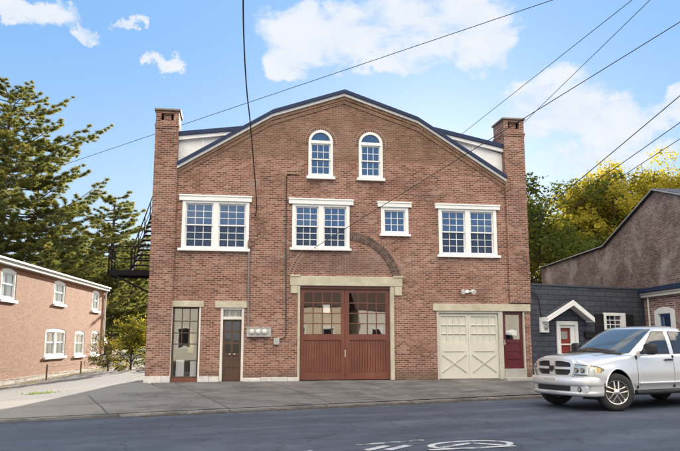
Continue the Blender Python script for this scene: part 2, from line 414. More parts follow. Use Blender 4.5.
M['curtain'] = pmat('pale_curtain', (0.55, 0.56, 0.55), 0.9, 0.25, 6)
M['bark'] = pmat('bark', (0.075, 0.058, 0.045), 0.9, 0.4, 6, 0.8)
M['iron'] = pmat('matt_black_ironwork', (.014, .014, .015), .95, .2)
M['rust'] = pmat('rusty_wire', (0.16, 0.10, 0.07), 0.7, 0.3)

# ------------------------------------------------------------------ ground
KX, KS = -5.32, 0.325                       # kerb line Y = KX + KS*X, street runs 18 degrees off the facade
KC = math.cos(math.atan(KS)); KN = math.sin(math.atan(KS))
def kv(x, y): return (y - KX - KS * x) * KC   # metres behind the kerb
def xy(u, v):                                 # street coordinates: u along the kerb, v behind it
    return (u * KC - v * KN, KX + u * KN + v * KC)
def zg(x, y):
    v = kv(x, y)
    if v <= 0: return -0.315
    xx = max(-2.5, min(9.5, x)); vf = (-KX - KS * xx) * KC
    z = -0.315 + 0.315 * min(1.0, v / vf) ** 0.8
    if x < -2.6: z -= 0.085 * min(-2.6 - x, 9) * min(1, v / 7.0)
    return z
def spread(lo, hi, step, far):
    a = []; x = lo
    while x <= hi + 1e-6: a.append(x); x += step
    s = step; x = hi
    while x < far: s *= 1.5; x += s; a.append(x)
    s = step; x = lo; pre = []
    while x > -far: s *= 1.5; x -= s; pre.append(x)
    return pre[::-1] + a
def ground_mat():
    m, g, b, tc, out = new_mat('rough_grass_and_soil')
    o = tc.outputs['Object']; n = g.noise(o, 0.7, 6, 0.65); n2 = g.noise(o, 18, 4, 0.7)
    c = g.mix(g.step(n, 0.42, 0.6), (0.11, 0.09, 0.055), (0.055, 0.062, 0.024))
    c = g.mix(g.math('MULTIPLY', n2, 0.6), c, (0.13, 0.11, 0.075))
    g.put(b.inputs['Base Color'], c); b.inputs['Roughness'].default_value = 0.95
    g.put(b.inputs['Normal'], g.bump(n2, 0.8, 0.04)); return m
us = spread(-30, 34, 1.0, 2500); vs_ = spread(-14, 40, 1.0, 2500)
mb = MB(); vv = []
for v in vs_:
    for u in us:
        x, y = xy(u, v)
        z = zg(x, y) - 0.012
        if v <= 0.06: z = -0.42
        vv.append((x, y, z))
nu = len(us)
mb.add(vv, [(j * nu + i, j * nu + i + 1, (j + 1) * nu + i + 1, (j + 1) * nu + i) for j in range(len(vs_) - 1) for i in range(nu - 1)])
tag(mb.build('ground', ground_mat(), smooth=True), kind='structure')

def sheet(name, mat, u0, u1, nu, vfun0, vfun1, nv, dz, zf=None):
    mb = MB(); P = []; UV = []
    for j in range(nv + 1):
        for i in range(nu + 1):
            u = u0 + (u1 - u0) * i / nu
            a, b = vfun0(u), vfun1(u); v = a + (b - a) * j / nv
            x, y = xy(u, v); P.append((x, y, (zf(x, y) if zf else zg(x, y)) + dz)); UV.append((u, v))
    n = nu + 1
    F = [(j * n + i, j * n + i + 1, (j + 1) * n + i + 1, (j + 1) * n + i) for j in range(nv) for i in range(nu)]
    mb.add(P, F, uv=UV)
    return tag(mb.build(name, mat, smooth=True), kind='structure')

def asphalt():
    m, g, b, tc, out = new_mat('worn_asphalt')
    uv = tc.outputs['UV']
    st = g.mapping(uv, (0.16, 1.0, 1))
    bands = g.noise(st, 1.1, 5, 0.6); fine = g.noise(uv, 90, 3, 0.7); mid = g.noise(uv, 1.6, 6, 0.62)
    c = g.ramp(g.math('ADD', g.math('MULTIPLY', bands, 0.65), g.math('MULTIPLY', mid, 0.35)),
               [(0.34, (0.022, 0.030, 0.048)), (0.47, (0.036, 0.047, 0.075)), (0.54, (0.046, 0.059, 0.089)), (0.66, (0.078, 0.094, 0.128))])
    c = g.mix(g.step(fine, 0.55, 0.75), c, (0.115, 0.115, 0.12))
    c = g.mix(g.step(fine, 0.42, 0.28), c, (0.02, 0.022, 0.028))
    # tar seams along the lane and crazing
    s = g.node('ShaderNodeSeparateXYZ'); g.l.new(uv, s.inputs[0])
    wob = g.math('ADD', s.outputs[1], g.math('MULTIPLY', g.noise(uv, 0.5, 5, 0.7), 0.55))
    for at, w, k in ((-5.85, 0.03, 0.75), (-2.6, 0.02, 0.45)):
        d = g.math('ABSOLUTE', g.math('SUBTRACT', wob, at))
        on = g.step(g.noise(st, 2.2, 3, 0.6), 0.44, 0.56)
        c = g.mix(g.math('MULTIPLY', g.math('MULTIPLY', g.step(d, w * 1.8, w * 0.5), on), k), c, (0.014, 0.015, 0.018))
    vo = g.node('ShaderNodeTexVoronoi', feature='DISTANCE_TO_EDGE'); vo.inputs['Scale'].default_value = 0.55
    dn = g.node('ShaderNodeVectorMath', operation='ADD'); nz = g.node('ShaderNodeTexNoise'); nz.inputs['Scale'].default_value = 1.7
    nz.inputs['Detail'].default_value = 5
    g.l.new(uv, nz.inputs['Vector']); g.l.new(uv, dn.inputs[0]); g.l.new(nz.outputs['Color'], dn.inputs[1]); g.l.new(dn.outputs[0], vo.inputs['Vector'])
    c = g.mix(g.math('MULTIPLY', g.step(vo.outputs['Distance'], 0.016, 0.004), 0.6), c, (0.018, 0.019, 0.023))
    # gutter dirt
    c = g.mix(g.math('MULTIPLY', g.step(s.outputs[1], -0.45, -0.02), 0.75), c, (0.030, 0.031, 0.035))
    g.put(b.inputs['Base Color'], c); b.inputs['Roughness'].default_value = 0.72
    g.put(b.inputs['Normal'], g.bump(fine, 0.6, 0.006)); return m
ROADZ = -0.36
sheet('road', asphalt(), -300, 300, 200, lambda u: -9.2, lambda u: 0.0, 12, 0.0, lambda x, y: ROADZ)

def concrete(name, c0, c1, joint, bw, bh, off=0.0, stain=0.6, ms=0.022, pale=None):
    m, g, b, tc, out = new_mat(name)
    uv = tc.outputs['UV']
    bt = g.node('ShaderNodeTexBrick'); bt.offset = off
    wv = g.node('ShaderNodeVectorMath', operation='ADD'); nz = g.node('ShaderNodeTexNoise'); nz.inputs['Scale'].default_value = 0.8
    scl = g.node('ShaderNodeVectorMath', operation='SCALE'); scl.inputs['Scale'].default_value = 0.07
    g.l.new(uv, nz.inputs['Vector']); g.l.new(nz.outputs['Color'], scl.inputs[0]); g.l.new(uv, wv.inputs[0]); g.l.new(scl.outputs[0], wv.inputs[1])
    g.l.new(wv.outputs[0], bt.inputs['Vector']); bt.inputs['Scale'].default_value = 1
    bt.inputs['Color1'].default_value = (0, 0, 0, 1); bt.inputs['Color2'].default_value = (1, 1, 1, 1); bt.inputs['Mortar'].default_value = (0.5,) * 3 + (1,)
    bt.inputs['Brick Width'].default_value = bw; bt.inputs['Row Height'].default_value = bh; bt.inputs['Mortar Size'].default_value = ms
    n = g.noise(uv, 0.9, 7, 0.65); f = g.noise(uv, 45, 4, 0.7); n3 = g.noise(g.mapping(uv, (0.6, 1.6, 1)), 1.9, 6, 0.7)
    c = g.mix(bt.outputs['Color'], c0, c1)
    c = g.mix(g.math('MULTIPLY', g.step(n, 0.44, 0.60), stain), c, tuple(q * 0.40 for q in c0))
    c = g.mix(g.math('MULTIPLY', g.step(n3, 0.52, 0.68), stain * 0.9), c, tuple(q * 1.7 for q in c1))
    c = g.mix(g.math('MULTIPLY', g.step(f, 0.5, 0.75), 0.4), c, tuple(q * 0.5 for q in c0))
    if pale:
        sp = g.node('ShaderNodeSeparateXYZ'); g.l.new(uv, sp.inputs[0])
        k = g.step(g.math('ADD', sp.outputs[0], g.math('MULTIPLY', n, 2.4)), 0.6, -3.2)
        c = g.mix(g.math('MULTIPLY', k, 0.88), c, pale)  # paler towards the drive: sunlight mixed into the concrete colour
    c = g.mix(g.math('MULTIPLY', bt.outputs['Fac'], 0.75), c, joint)
    g.put(b.inputs['Base Color'], c); b.inputs['Roughness'].default_value = 0.88
    h = g.math('SUBTRACT', g.math('MULTIPLY', f, 0.4), bt.outputs['Fac'])
    g.put(b.inputs['Normal'], g.bump(h, 0.5, 0.012)); return m
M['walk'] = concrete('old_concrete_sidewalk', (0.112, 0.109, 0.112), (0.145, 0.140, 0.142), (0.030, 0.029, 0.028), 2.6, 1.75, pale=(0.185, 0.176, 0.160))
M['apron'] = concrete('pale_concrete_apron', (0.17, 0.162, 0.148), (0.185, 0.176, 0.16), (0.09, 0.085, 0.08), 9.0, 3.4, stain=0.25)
M['kerb'] = concrete('worn_kerb_stone', (0.15, 0.147, 0.143), (0.20, 0.195, 0.19), (0.05, 0.05, 0.05), 2.4, 3.0, stain=0.7)
def gravel():
    m, g, b, tc, out = new_mat('pale_gravel')
    o = tc.outputs['UV']; n = g.noise(o, 1.1, 5, 0.6); f = g.noise(o, 30, 4, 0.75)
    c = g.mix(n, (0.135, 0.137, 0.142), (0.185, 0.185, 0.185))
    c = g.mix(g.step(f, 0.5, 0.7), c, (0.11, 0.105, 0.10)); c = g.mix(g.math('MULTIPLY', g.step(g.noise(o, 0.45, 4, 0.6), 0.56, 0.68), 0.5), c, (0.17, 0.145, 0.105))
    g.put(b.inputs['Base Color'], c); b.inputs['Roughness'].default_value = 0.95
    g.put(b.inputs['Normal'], g.bump(f, 0.7, 0.02)); return m
def vface(u):      # where the pavement meets the building line (Y = 0), in street coordinates
    return max(2.0, (0.03 - KX - KN * u) / KC) if u > 1.0 else 3.3
UL = 0.02          # u of the building's left front corner
ul = (-2.58) * KC + (0 - KX) * KN
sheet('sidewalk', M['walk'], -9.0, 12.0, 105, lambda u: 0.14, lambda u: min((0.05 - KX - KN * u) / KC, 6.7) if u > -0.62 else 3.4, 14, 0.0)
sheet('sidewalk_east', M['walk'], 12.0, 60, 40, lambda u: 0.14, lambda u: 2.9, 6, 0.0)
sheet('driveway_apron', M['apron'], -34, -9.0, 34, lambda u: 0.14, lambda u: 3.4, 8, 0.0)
sheet('gravel_lot', gravel(), -9.5, 2.2, 40, lambda u: 3.4 if u < -0.45 else 7.2, lambda u: 26.0, 60, 0.0)
mb = MB()
for i in range(160):
    u0, u1 = -34 + i * 0.6, -34 + i * 0.6 + 0.6
    a, b_ = xy(u0, 0), xy(u1, 0); c, d = xy(u1, 0.145), xy(u0, 0.145)
    zt = -0.317
    mb.add([(*a, -0.40), (*b_, -0.40), (*b_, zt), (*a, zt), (*c, zt + 0.008), (*d, zt + 0.008)], [(0, 1, 2, 3), (3, 2, 4, 5)],
           uv=[(u0, 0), (u1, 0), (u1, 0.1), (u0, 0.1), (u1, 0.25), (u0, 0.25)])
tag(mb.build('kerb', M['kerb']), kind='structure')

# painted marks on the road, worn through
def paint(wear=0.0):
    m, g, b, tc, out = new_mat('worn_road_paint')
    o = tc.outputs['Object']; n = g.noise(o, 7, 6, 0.75); f = g.noise(o, 70, 3, 0.7)
    w = g.step(g.math('ADD', g.math('MULTIPLY', n, 0.7), g.math('MULTIPLY', f, 0.3)), 0.38 + wear, 0.52 + wear)
    c = g.mix(w, (0.045, 0.048, 0.058), (0.42, 0.43, 0.45)); g.put(b.inputs['Base Color'], c); b.inputs['Roughness'].default_value = 0.7
    return m
M['paint'] = paint()
M['worn'] = paint(0.08)
PZ = ROADZ + 0.004
def flat(mb, pts): mb.add([(x, y, PZ) for x, y in pts], [tuple(range(len(pts)))])
mb = MB()
bx, by, ra, rb, th = 3.64, -10.93, 0.72, 0.40, R(12)
ring = []
for k in range(48):
    t = 2 * math.pi * k / 48
    for s_ in (1.0, 0.84):
        a, b_ = ra * s_ * math.cos(t), rb * (s_ - (0.06 if s_ < 1 else 0)) * math.sin(t)
        ring.append((bx + a * math.cos(th) - b_ * math.sin(th), by + a * math.sin(th) + b_ * math.cos(th), PZ))
mb.add(ring, [(2 * k, (2 * k + 2) % 96, (2 * k + 3) % 96, 2 * k + 1) for k in range(48)])
def stroke(mb, p, q, w):
    p, q = Vector(p), Vector(q); n = (q - p).normalized(); n = Vector((-n.y, n.x)) * w / 2
    mb.add([(*(p - n), PZ + 0.004), (*(q - n), PZ + 0.004), (*(q + n), PZ + 0.004), (*(p + n), PZ + 0.004)], [(0, 1, 2, 3)])
stroke(mb, (3.12, -11.17), (3.68, -10.80), 0.11); stroke(mb, (3.70, -10.81), (4.12, -11.12), 0.11)
stroke(mb, (2.85, -11.38), (4.25, -11.18), 0.10)
for q in (0, 0.33): stroke(mb, (1.93 + q, -11.28), (2.34 + q, -10.90), 0.14)
stroke(mb, (2.4, -11.55), (1.6, -11.42), 0.12)
tag(mb.build('bicycle_lane_marking', M['paint']), kind='structure')
mb = MB()
for (u0, u1, v) in ((-1.6, -0.7, -5.95), (0.15, 1.35, -5.72), (6.9, 9.4, -6.35), (12.0, 15.0, -6.35), (-6, -3, -5.8)):
    a, b_, c, d = xy(u0, v - 0.06), xy(u1, v - 0.06), xy(u1, v + 0.06), xy(u0, v + 0.06)
    flat(mb, [a, b_, c, d])
tag(mb.build('lane_line', M['worn']), kind='structure')
# ------------------------------------------------------------------ the brick building
B = thing('brick_building', 'large red brick garage building with arched gable windows and red brown garage doors', 'building')
SH = math.tan(R(12))                              # its side walls run back 12 degrees off square
RAKE_W = [(-1.83, 6.45), (1.07, 8.25), (3.40, 9.06), (5.84, 8.26), (8.81, 6.40)]     # underside of the white trim
RAKE_T = [(-1.84, 6.64), (1.10, 8.47), (3.40, 9.26), (5.83, 8.45), (8.82, 6.60)]
def shear(mb):
    mb.v = [(x + SH * max(0, y), y, z) for x, y, z in mb.v]
A1, A2 = (2.25, 3.03), (3.88, 4.66)
def arched(x0, x1, z0, top, n=14):
    r = (x1 - x0) / 2
    return [(x0, z0), (x1, z0)] + arc((x0 + x1) / 2, top - r, r, 0, 180, n)
rect = lambda x0, z0, x1, z1: [(x0, z0), (x1, z0), (x1, z1), (x0, z1)]
W1, W2, W3, W4 = (-1.62, 3.98, 0.40, 5.46), (1.76, 4.06, 3.56, 5.45), (4.60, 4.56, 5.48, 5.43), (6.50, 3.93, 8.44, 5.43)
holes = [rect(*q) for q in (W1, W2, W3, W4)] + [arched(*A1, 6.36, 7.89), arched(*A2, 6.36, 7.89)]
SHOP, DOOR2, GAR, RG = (-1.80, 0.0, -1.02, 2.20), (-0.38, 0.0, 0.32, 2.18), (2.0, 0.0, 4.88, 2.88), (6.36, 0.0, 9.28, 2.13)
outline = [(-1.86, 0)]
for q in (SHOP, DOOR2, GAR, RG):
    outline += [(q[0], 0), (q[0], q[3]), (q[2], q[3]), (q[2], 0)]
outline += [(8.83, 0)] if False else []
outline += [(9.49, 0), (9.49, 3.0), (8.83, 3.0), (8.83, 6.5)] + [(x, z + 0.06) for x, z in RAKE_W[::-1][1:-1]] + [(-1.86, 6.52)]
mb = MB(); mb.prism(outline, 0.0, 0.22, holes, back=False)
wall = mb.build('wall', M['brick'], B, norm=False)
mb = MB()       # side and rear walls
for x0, x1 in ((-2.40, -2.18), (9.05, 9.27)):
    mb.box(x0, 0.30, -0.5, x1, 10.5, 6.5)
mb.prism([(-2.2, -0.5), (9.1, -0.5), (9.1, 6.4)] + [(x, z) for x, z in RAKE_W[::-1][1:-1]] + [(-2.2, 6.4)], 10.2, 10.5)
shear(mb); mb.build('side_wall', M['brick2'], B)
# corner piers that rise into chimneys
for x0, x1, zt in ((-2.53, -1.83, 8.33), (8.80, 9.51, 8.58)):
    mb = MB(); zc = zt - 0.36
    z0 = 0.0 if x0 < 0 else 2.40
    yb = -0.085
    mb.box(x0, yb, z0, x1, 0.85, zc)
    mb.box(x0 - 0.03, yb - 0.03, zc - 0.20, x1 + 0.03, 0.88, zc - 0.13)         # corbel ring
    mb.box(x0 - 0.015, yb - 0.015, zc - 0.27, x1 + 0.015, 0.865, zc - 0.20)
    for px in (x0, x1 - 0.16):                                                   # smoke openings between the corner posts
        for py in (yb, 0.69): mb.box(px, py, zc, px + 0.16, py + 0.16, zt - 0.05)
    mb.box(x0 + 0.24, yb + 0.1, zc, x1 - 0.24, 0.75, zt - 0.06)
    mb.box(x0, yb + 0.16, zc, x0 + 0.1, 0.69, zt - 0.05); mb.box(x1 - 0.1, yb + 0.16, zc, x1, 0.69, zt - 0.05)
    mb.box(x0 + 0.002, yb + 0.01, zt - 0.13, x1 - 0.002, yb + 0.16, zt - 0.05)
    ch = mb.build('chimney', M['brick2'], B, bevel=0.006)
    mb = MB(); mb.box(x0 - 0.05, yb - 0.05, zt - 0.05, x1 + 0.05, 0.90, zt + 0.012); mb.build('cap', M['pipe'], ch, bevel=0.01)
# white-washed base course
for i, (x0, x1, h) in enumerate(((-2.56, -1.80, 0.17), (-1.02, -0.38, 0.15), (0.32, 2.0, 0.11))):
    mb = MB(); rnd = random.Random(i)
    x = x0
    while x < x1 - 0.02:
        w = min(rnd.uniform(0.3, 0.55), x1 - x); y0 = -0.125 if i == 0 and x < -1.9 else -0.045
        mb.box(x, y0 - rnd.uniform(0, 0.012), -0.12, min(x + w, x1) - 0.006, 0.02, h + rnd.uniform(-0.012, 0.012)); x += w
    mb.build('base_course', M['basestone'], B, bevel=0.012)

# roof, trim, dormers
mb = MB()
P = [(x, z + 0.0) for x, z in RAKE_T]
mb.prism([(x, z - 0.05) for x, z in P] + [(x, z - 0.16) for x, z in P[::-1]], 0.10, 10.7); shear(mb)
mb.build('roof', M['roof'], B)
mb = MB()
def band(lo, hi, y0, y1, ext=0.0):
    for i in range(len(lo) - 1):
        a, b, c, d = lo[i], lo[i + 1], hi[i + 1], hi[i]
        mb.prism([a, b, c, d], y0, y1)
mid = [(a[0] * 0.55 + b[0] * 0.45, a[1] * 0.55 + b[1] * 0.45) for a, b in zip(RAKE_W, RAKE_T)]
band(RAKE_W, mid, -0.10, 0.13); mb.build('rake_board', M['white'], B)
mb = MB(); band(mid, RAKE_T, -0.17, 0.13); mb.build('rake_trim', M['blue'], B, bevel=0.008)
for side in (0, 1):
    if side == 0: top = [(-2.35, 7.45), (0.22, 7.80)]; ev = (-1.75, 6.62); jn = (0.10, 7.84)
    else: top = [(9.25, 7.47), (6.20, 8.09)]; ev = (8.74, 6.62); jn = (6.60, 7.94)
    mb = MB(); mb.prism([(top[0][0] + (0.25 if side == 0 else -0.25), top[0][1] - 0.13), jn, (jn[0], jn[1] - 0.22), (ev[0] + (-.3 if side == 0 else .3), ev[1] - .3)], 0.16, 9.5); shear(mb)
    dm_ = mb.build('dormer', M['white'], B)
    mb = MB(); (ax, az), (cx, cz) = top
    mb.prism([(ax, az), (cx, cz), (cx, cz + 0.13), (ax, az + 0.13)], -0.02, 9.8); shear(mb)
    mb.build('dormer_roof', M['blue'], dm_, bevel=0.008)
    mb = MB(); mb.prism([(ax + .02 * (1 - 2 * side), az - 0.13), (cx, cz - 0.11), (cx, cz - .004), (ax + .02 * (1 - 2 * side), az - .004)], 0.03, 0.155)
    mb.build('dormer_fascia', M['white'], dm_)
    mb = MB(); sx_ = -1 if side == 0 else 1
    x0 = jn[0] + sx_ * 1.15
    mb.prism([(x0, jn[1] - 0.72), (x0 + sx_ * 0.05, jn[1] - 0.76), (x0 + sx_ * 0.05, jn[1] - 0.30), (x0, jn[1] - 0.29)], 0.125, 0.158)
    mb.build('corner_board', M['white'], dm_)

# corbelled brick band under the rake
mb = MB(); acc = 0
LO, HI = 0.30, 0.012
for i in range(4):
    (ax, az), (bx_, bz) = RAKE_W[i], RAKE_W[i + 1]
    for lo, hi, y in ((0.11, 0.004, -0.055), (0.24, 0.11, -0.028)):
        ax2, bx2 = ax, bx_
        if i == 0: ax2 = -1.825
        if i == 3: bx2 = 8.795
        ln = math.hypot(bx_ - ax, bz - az)
        vs = []
        for y_ in (y, 0.02):
            vs += [(ax2, y_, az - lo), (bx2, y_, bz - lo), (bx2, y_, bz - hi), (ax2, y_, az - hi)]
        uvq = [(acc, -lo), (acc + ln, -lo), (acc + ln, -hi), (acc, -hi)] * 2
        mb.add(vs, [(0, 1, 2, 3), (0, 4, 5, 1), (2, 6, 7, 3), (1, 5, 6, 2), (0, 3, 7, 4)], uv=uvq)
    acc += ln
mb.build('corbel_course', M['corbel'], B)

# old round-headed opening, bricked up: its ring still shows
def ring_mesh(cx, cz, r0, r1, a0, a1, y0, y1, n):
    mb = MB()
    for i in range(n):
        t0, t1 = R(a0 + (a1 - a0) * i / n), R(a0 + (a1 - a0) * (i + 1) / n)
        vs = [(cx + r * math.cos(t), y, cz + r * math.sin(t)) for y in (y0, y1) for r, t in ((r0, t0), (r1, t0), (r1, t1), (r0, t1))]
        u0, u1 = t0 * (r0 + r1) / 2, t1 * (r0 + r1) / 2
        uvq = [(u0, 0), (u0, r1 - r0), (u1, r1 - r0), (u1, 0)] * 2
        mb.add(vs, [(0, 1, 2, 3), (1, 5, 6, 2), (0, 3, 7, 4)], uv=uvq)
    return mb
ring_mesh(3.42, 2.76, 1.60, 1.85, 14, 84, -0.022, 0.01, 40).build('relieving_arch', M['archbrick'], B)
ring_mesh(3.42, 2.76, 1.60, 1.85, 139, 166, -0.008, 0.01, 18).build('relieving_arch', M['ringbrick'], B)
for x0, x1 in (A1, A2):
    r = (x1 - x0) / 2
    ring_mesh((x0 + x1) / 2, 7.89 - r, r + 0.004, r + 0.125, -8, 188, -0.018, 0.01, 36).build('brick_arch', M['ringbrick'], B)

# ---- windows
def sash(par, x0, x1, z0, z1, cols, rows, y, pane, w=0.038, mun=0.017):
    mb = MB()
    mb.box(x0, y, z0, x0 + w, y + 0.035, z1); mb.box(x1 - w, y, z0, x1, y + 0.035, z1)
    mb.box(x0 + w, y, z0, x1 - w, y + 0.035, z0 + w); mb.box(x0 + w, y, z1 - w, x1 - w, y + 0.035, z1)
    a0, a1, b0, b1 = x0 + w, x1 - w, z0 + w, z1 - w
    for i in range(1, cols):
        x = a0 + (a1 - a0) * i / cols; mb.box(x - mun / 2, y + 0.006, b0, x + mun / 2, y + 0.03, b1)
    for j in range(1, rows):
        z = b0 + (b1 - b0) * j / rows; mb.box(a0, y + 0.008, z - mun / 2, a1, y + 0.028, z + mun / 2)
    mb.build('sash', M['white'], par)
    mb = MB(); mb.box(a0, y + 0.02, b0, a1, y + 0.026, b1); mb.build('pane', pane, par)
def head_sill(par, hd, sl):
    x0, z0, x1, z1 = hd
    mb = MB(); mb.box(x0, -0.075, z0, x1, 0.03, z1); mb.box(x0 - 0.015, -0.095, z1 - 0.045, x1 + 0.015, 0.03, z1 + 0.004)
    mb.build('lintel', M['white'], par, bevel=0.006)
    x0, z0, x1, z1 = sl
    mb = MB(); mb.box(x0, -0.10, z0, x1, 0.10, z1); mb.build('sill', M['white'], par, bevel=0.006)
def double_window(q, hd, sl):
    x0, z0, x1, z1 = q; xm = (x0 + x1) / 2
    mb = MB(); c = 0.095
    mb.box(x0 - 0.01, -0.03, z0, x0 + c, 0.13, z1); mb.box(x1 - c, -0.03, z0, x1 + 0.01, 0.13, z1)
    mb.box(xm - 0.085, -0.028, z0, xm + 0.085, 0.13, z1); mb.box(x0 + c, -0.026, z1 - 0.07, xm - .085, 0.13, z1); mb.box(xm + .085, -0.026, z1 - 0.07, x1 - c, 0.13, z1)
    mb.box(x0 + c, -0.024, z0, xm - .085, 0.13, z0 + 0.045); mb.box(xm + .085, -0.024, z0, x1 - c, 0.13, z0 + 0.045)
    fr = mb.build('window', M['white'], B, bevel=0.005)
    zm = (z0 + z1) / 2
    for a, b in ((x0 + c, xm - 0.085), (xm + 0.085, x1 - c)):
        sash(fr, a + .002, b - .002, zm - 0.02, z1 - 0.071, 3, 3, 0.035, M['pane'])
        sash(fr, a + .002, b - .002, z0 + 0.046, zm + 0.02, 3, 3, 0.072, M['screenpane'])
    head_sill(fr, hd, sl)
double_window(W1, (-1.73, 5.46, 0.48, 5.64), (-1.73, 3.90, 0.45, 3.98))
double_window(W2, (1.64, 5.45, 3.69, 5.63), (1.68, 3.985, 3.62, 4.06))
double_window(W4, (6.38, 5.43, 8.57, 5.59), (6.42, 3.845, 8.54, 3.93))
x0, z0, x1, z1 = W3
mb = MB(); c = 0.095
mb.box(x0 - .01, -0.03, z0, x0 + c, .13, z1); mb.box(x1 - c, -0.03, z0, x1 + .01, .13, z1); mb.box(x0 + c, -0.028, z1 - c, x1 - c, .13, z1); mb.box(x0 + c, -0.028, z0, x1 - c, .13, z0 + .06)
fr = mb.build('window', M['white'], B, bevel=0.005)
sash(fr, x0 + c + .002, x1 - c - .002, z0 + .062, z1 - c - .002, 3, 3, 0.04, M['pane'])
head_sill(fr, (4.48, 5.43, 5.59, 5.60), (4.54, 4.485, 5.55, 4.56))
for x0, x1 in (A1, A2):
    r = (x1 - x0) / 2; cx = (x0 + x1) / 2; zs = 7.89 - r; w = 0.075
    mb = MB()
    outer = [(x0 - .004, 6.36), (x1 + .004, 6.36)] + arc(cx, zs, r + .004, 0, 180, 20)
    inner = [(x0 + w, 6.36 + w), (x1 - w, 6.36 + w)] + arc(cx, zs, r - w, 0, 180, 20)
    mb.prism(outer, -0.03, 0.12, [inner])
    mb.box(x0 + w, -0.028, zs - 0.055, x1 - w, 0.12, zs + 0.045)
    fr = mb.build('arched_window', M['white'], B, bevel=0.004)
    zm = (6.36 + w + zs - .055) / 2
    sash(fr, x0 + w + .001, x1 - w - .001, zm - 0.02, zs - 0.056, 3, 2, 0.03, M['pane'])
    sash(fr, x0 + w + .001, x1 - w - .001, 6.36 + w + .001, zm + 0.02, 3, 2, 0.067, M['pane'])
    mb = MB(); mb.prism([(x0 + w, zs + .04), (x1 - w, zs + .04)] + arc(cx, zs, r - w + .005, 8, 172, 16), 0.04, 0.05); mb.build('pane', M['pane'], fr)
    mb = MB(); mb.box(x0 - 0.07, -0.10, 6.27, x1 + 0.07, 0.06, 6.36); mb.build('sill', M['white'], fr, bevel=0.006)

# ---- ground floor: lintels, jambs, doors
def lintel(x0, z0, x1, z1, par=None, y=-0.04, name='lintel', m='limestone'):
    mb = MB(); mb.box(x0, y, z0, x1, 0.21, z1); return mb.build(name, M[m], par or B, bevel=0.012)
# shop window
x0, z0, x1, z1 = SHOP
mb = MB(); t = 0.05
mb.box(x0, 0.07, 0.09, x0 + t, 0.16, z1); mb.box(x1 - t, 0.07, 0.09, x1, 0.16, z1); mb.box(x0 + t, 0.07, z1 - t, x1 - t, 0.16, z1); mb.box(x0 + t, 0.07, 0.09, x1 - t, 0.16, 0.15)
a0, a1 = x0 + t, x1 - t
for i in (1, 2):
    x = a0 + (a1 - a0) * i / 3; mb.box(x - .013, .085, 1.10, x + .013, .15, z1 - t)
for z in (1.10, 1.43, 1.78): mb.box(a0, .082, z - .014, a1, .152, z + .014)
sw = mb.build('shop_window', M['brownwood'], B, bevel=0.004)
mb = MB(); mb.sheet(a0, .115, .15, a1, .121, z1 - t); mb.build('pane', M['clear'], sw)
mb = MB(); mb.box(x0, -0.03, -0.06, x1, .20, 0.09); mb.build('sill', M['redwood'], sw, bevel=0.008)
for p_, q_ in ((x0 - .07, x0), (x1, x1 + .05)):
    mb = MB(); mb.box(p_, -0.012, 0.0, q_, 0.09, z1); mb.build('jamb', M['oldwhite'], sw, bevel=0.006)
lintel(-1.95, 2.20, -0.89, 2.38, sw)
# little panelled door beside it
x0, z0, x1, z1 = DOOR2
mb = MB(); mb.box(x0, -0.012, 0, x0 + .075, 0.17, z1); mb.box(x1 - .07, -0.012, 0, x1, 0.17, z1); mb.box(x0 + .075, 0.0, z1 - .05, x1 - .07, .17, z1); mb.box(x0 + .075, 0.0, 1.83, x1 - .07, .17, 1.91)
ef = mb.build('entry_frame', M['oldwhite'], B, bevel=0.006)
lintel(-0.56, 2.18, 0.41, 2.38, ef)
mb = MB(); a0, a1 = x0 + .075, x1 - .07
for i in range(4):
    x = a0 + (a1 - a0) * i / 3; mb.box(max(a0, x - .012), .06, 1.91, min(a1, x + .012), .10, z1 - .05)
mb.box(a0, .062, 1.91, a1, .098, 1.925); mb.box(a0, .062, z1 - .065, a1, .098, z1 - .05); mb.build('transom', M['creamdark'], ef)
mb = MB(); mb.sheet(a0, .078, 1.925, a1, .084, z1 - .065); mb.build('transom_pane', M['clear'], ef)
mb = MB(); mb.box(a0 + .03, .2, 1.93, a1 - .03, .21, z1 - .065); mb.build('transom_blind', M['paper'], ef)  # cream board added behind the glass in place of a reflection
mb = MB(); d0, d1, dm2 = a0 + .004, a1 - .004, (a0 + a1) / 2
hs = []
rows = [(0.14, .42), (.48, .76), (.82, 1.10), (1.16, 1.44), (1.50, 1.77)]
cols2 = [(d0 + .06, dm2 - .03), (dm2 + .03, d1 - .06)]
for a, b_ in cols2:
    for q in rows: hs.append(rect(a, q[0], b_, q[1]))
mb.prism(rect(d0, 0.015, d1, 1.825), .07, .115, hs); dr = mb.build('door', M['brownwood'], B, bevel=0.005)
mb = MB()
for a, b_ in cols2:
    for q in rows[:2]: mb.box(a, .09, q[0], b_, .105, q[1])
mb.build('panel', M['brownwood'], dr)
mb = MB(); mb.sheet(d0 + .05, .096, .80, d1 - .05, .101, 1.79); mb.build('pane', M['clear'], dr)
for x in (dm2 - .06, dm2 + .08):
    mb = MB(); mb.lathe([(0, -.05), (.022, -.05), (.026, -.03), (.012, -.015), (.012, 0)], (x, .07, .80), 'Y', 12); mb.build('knob', M['brass'], dr, smooth=True)

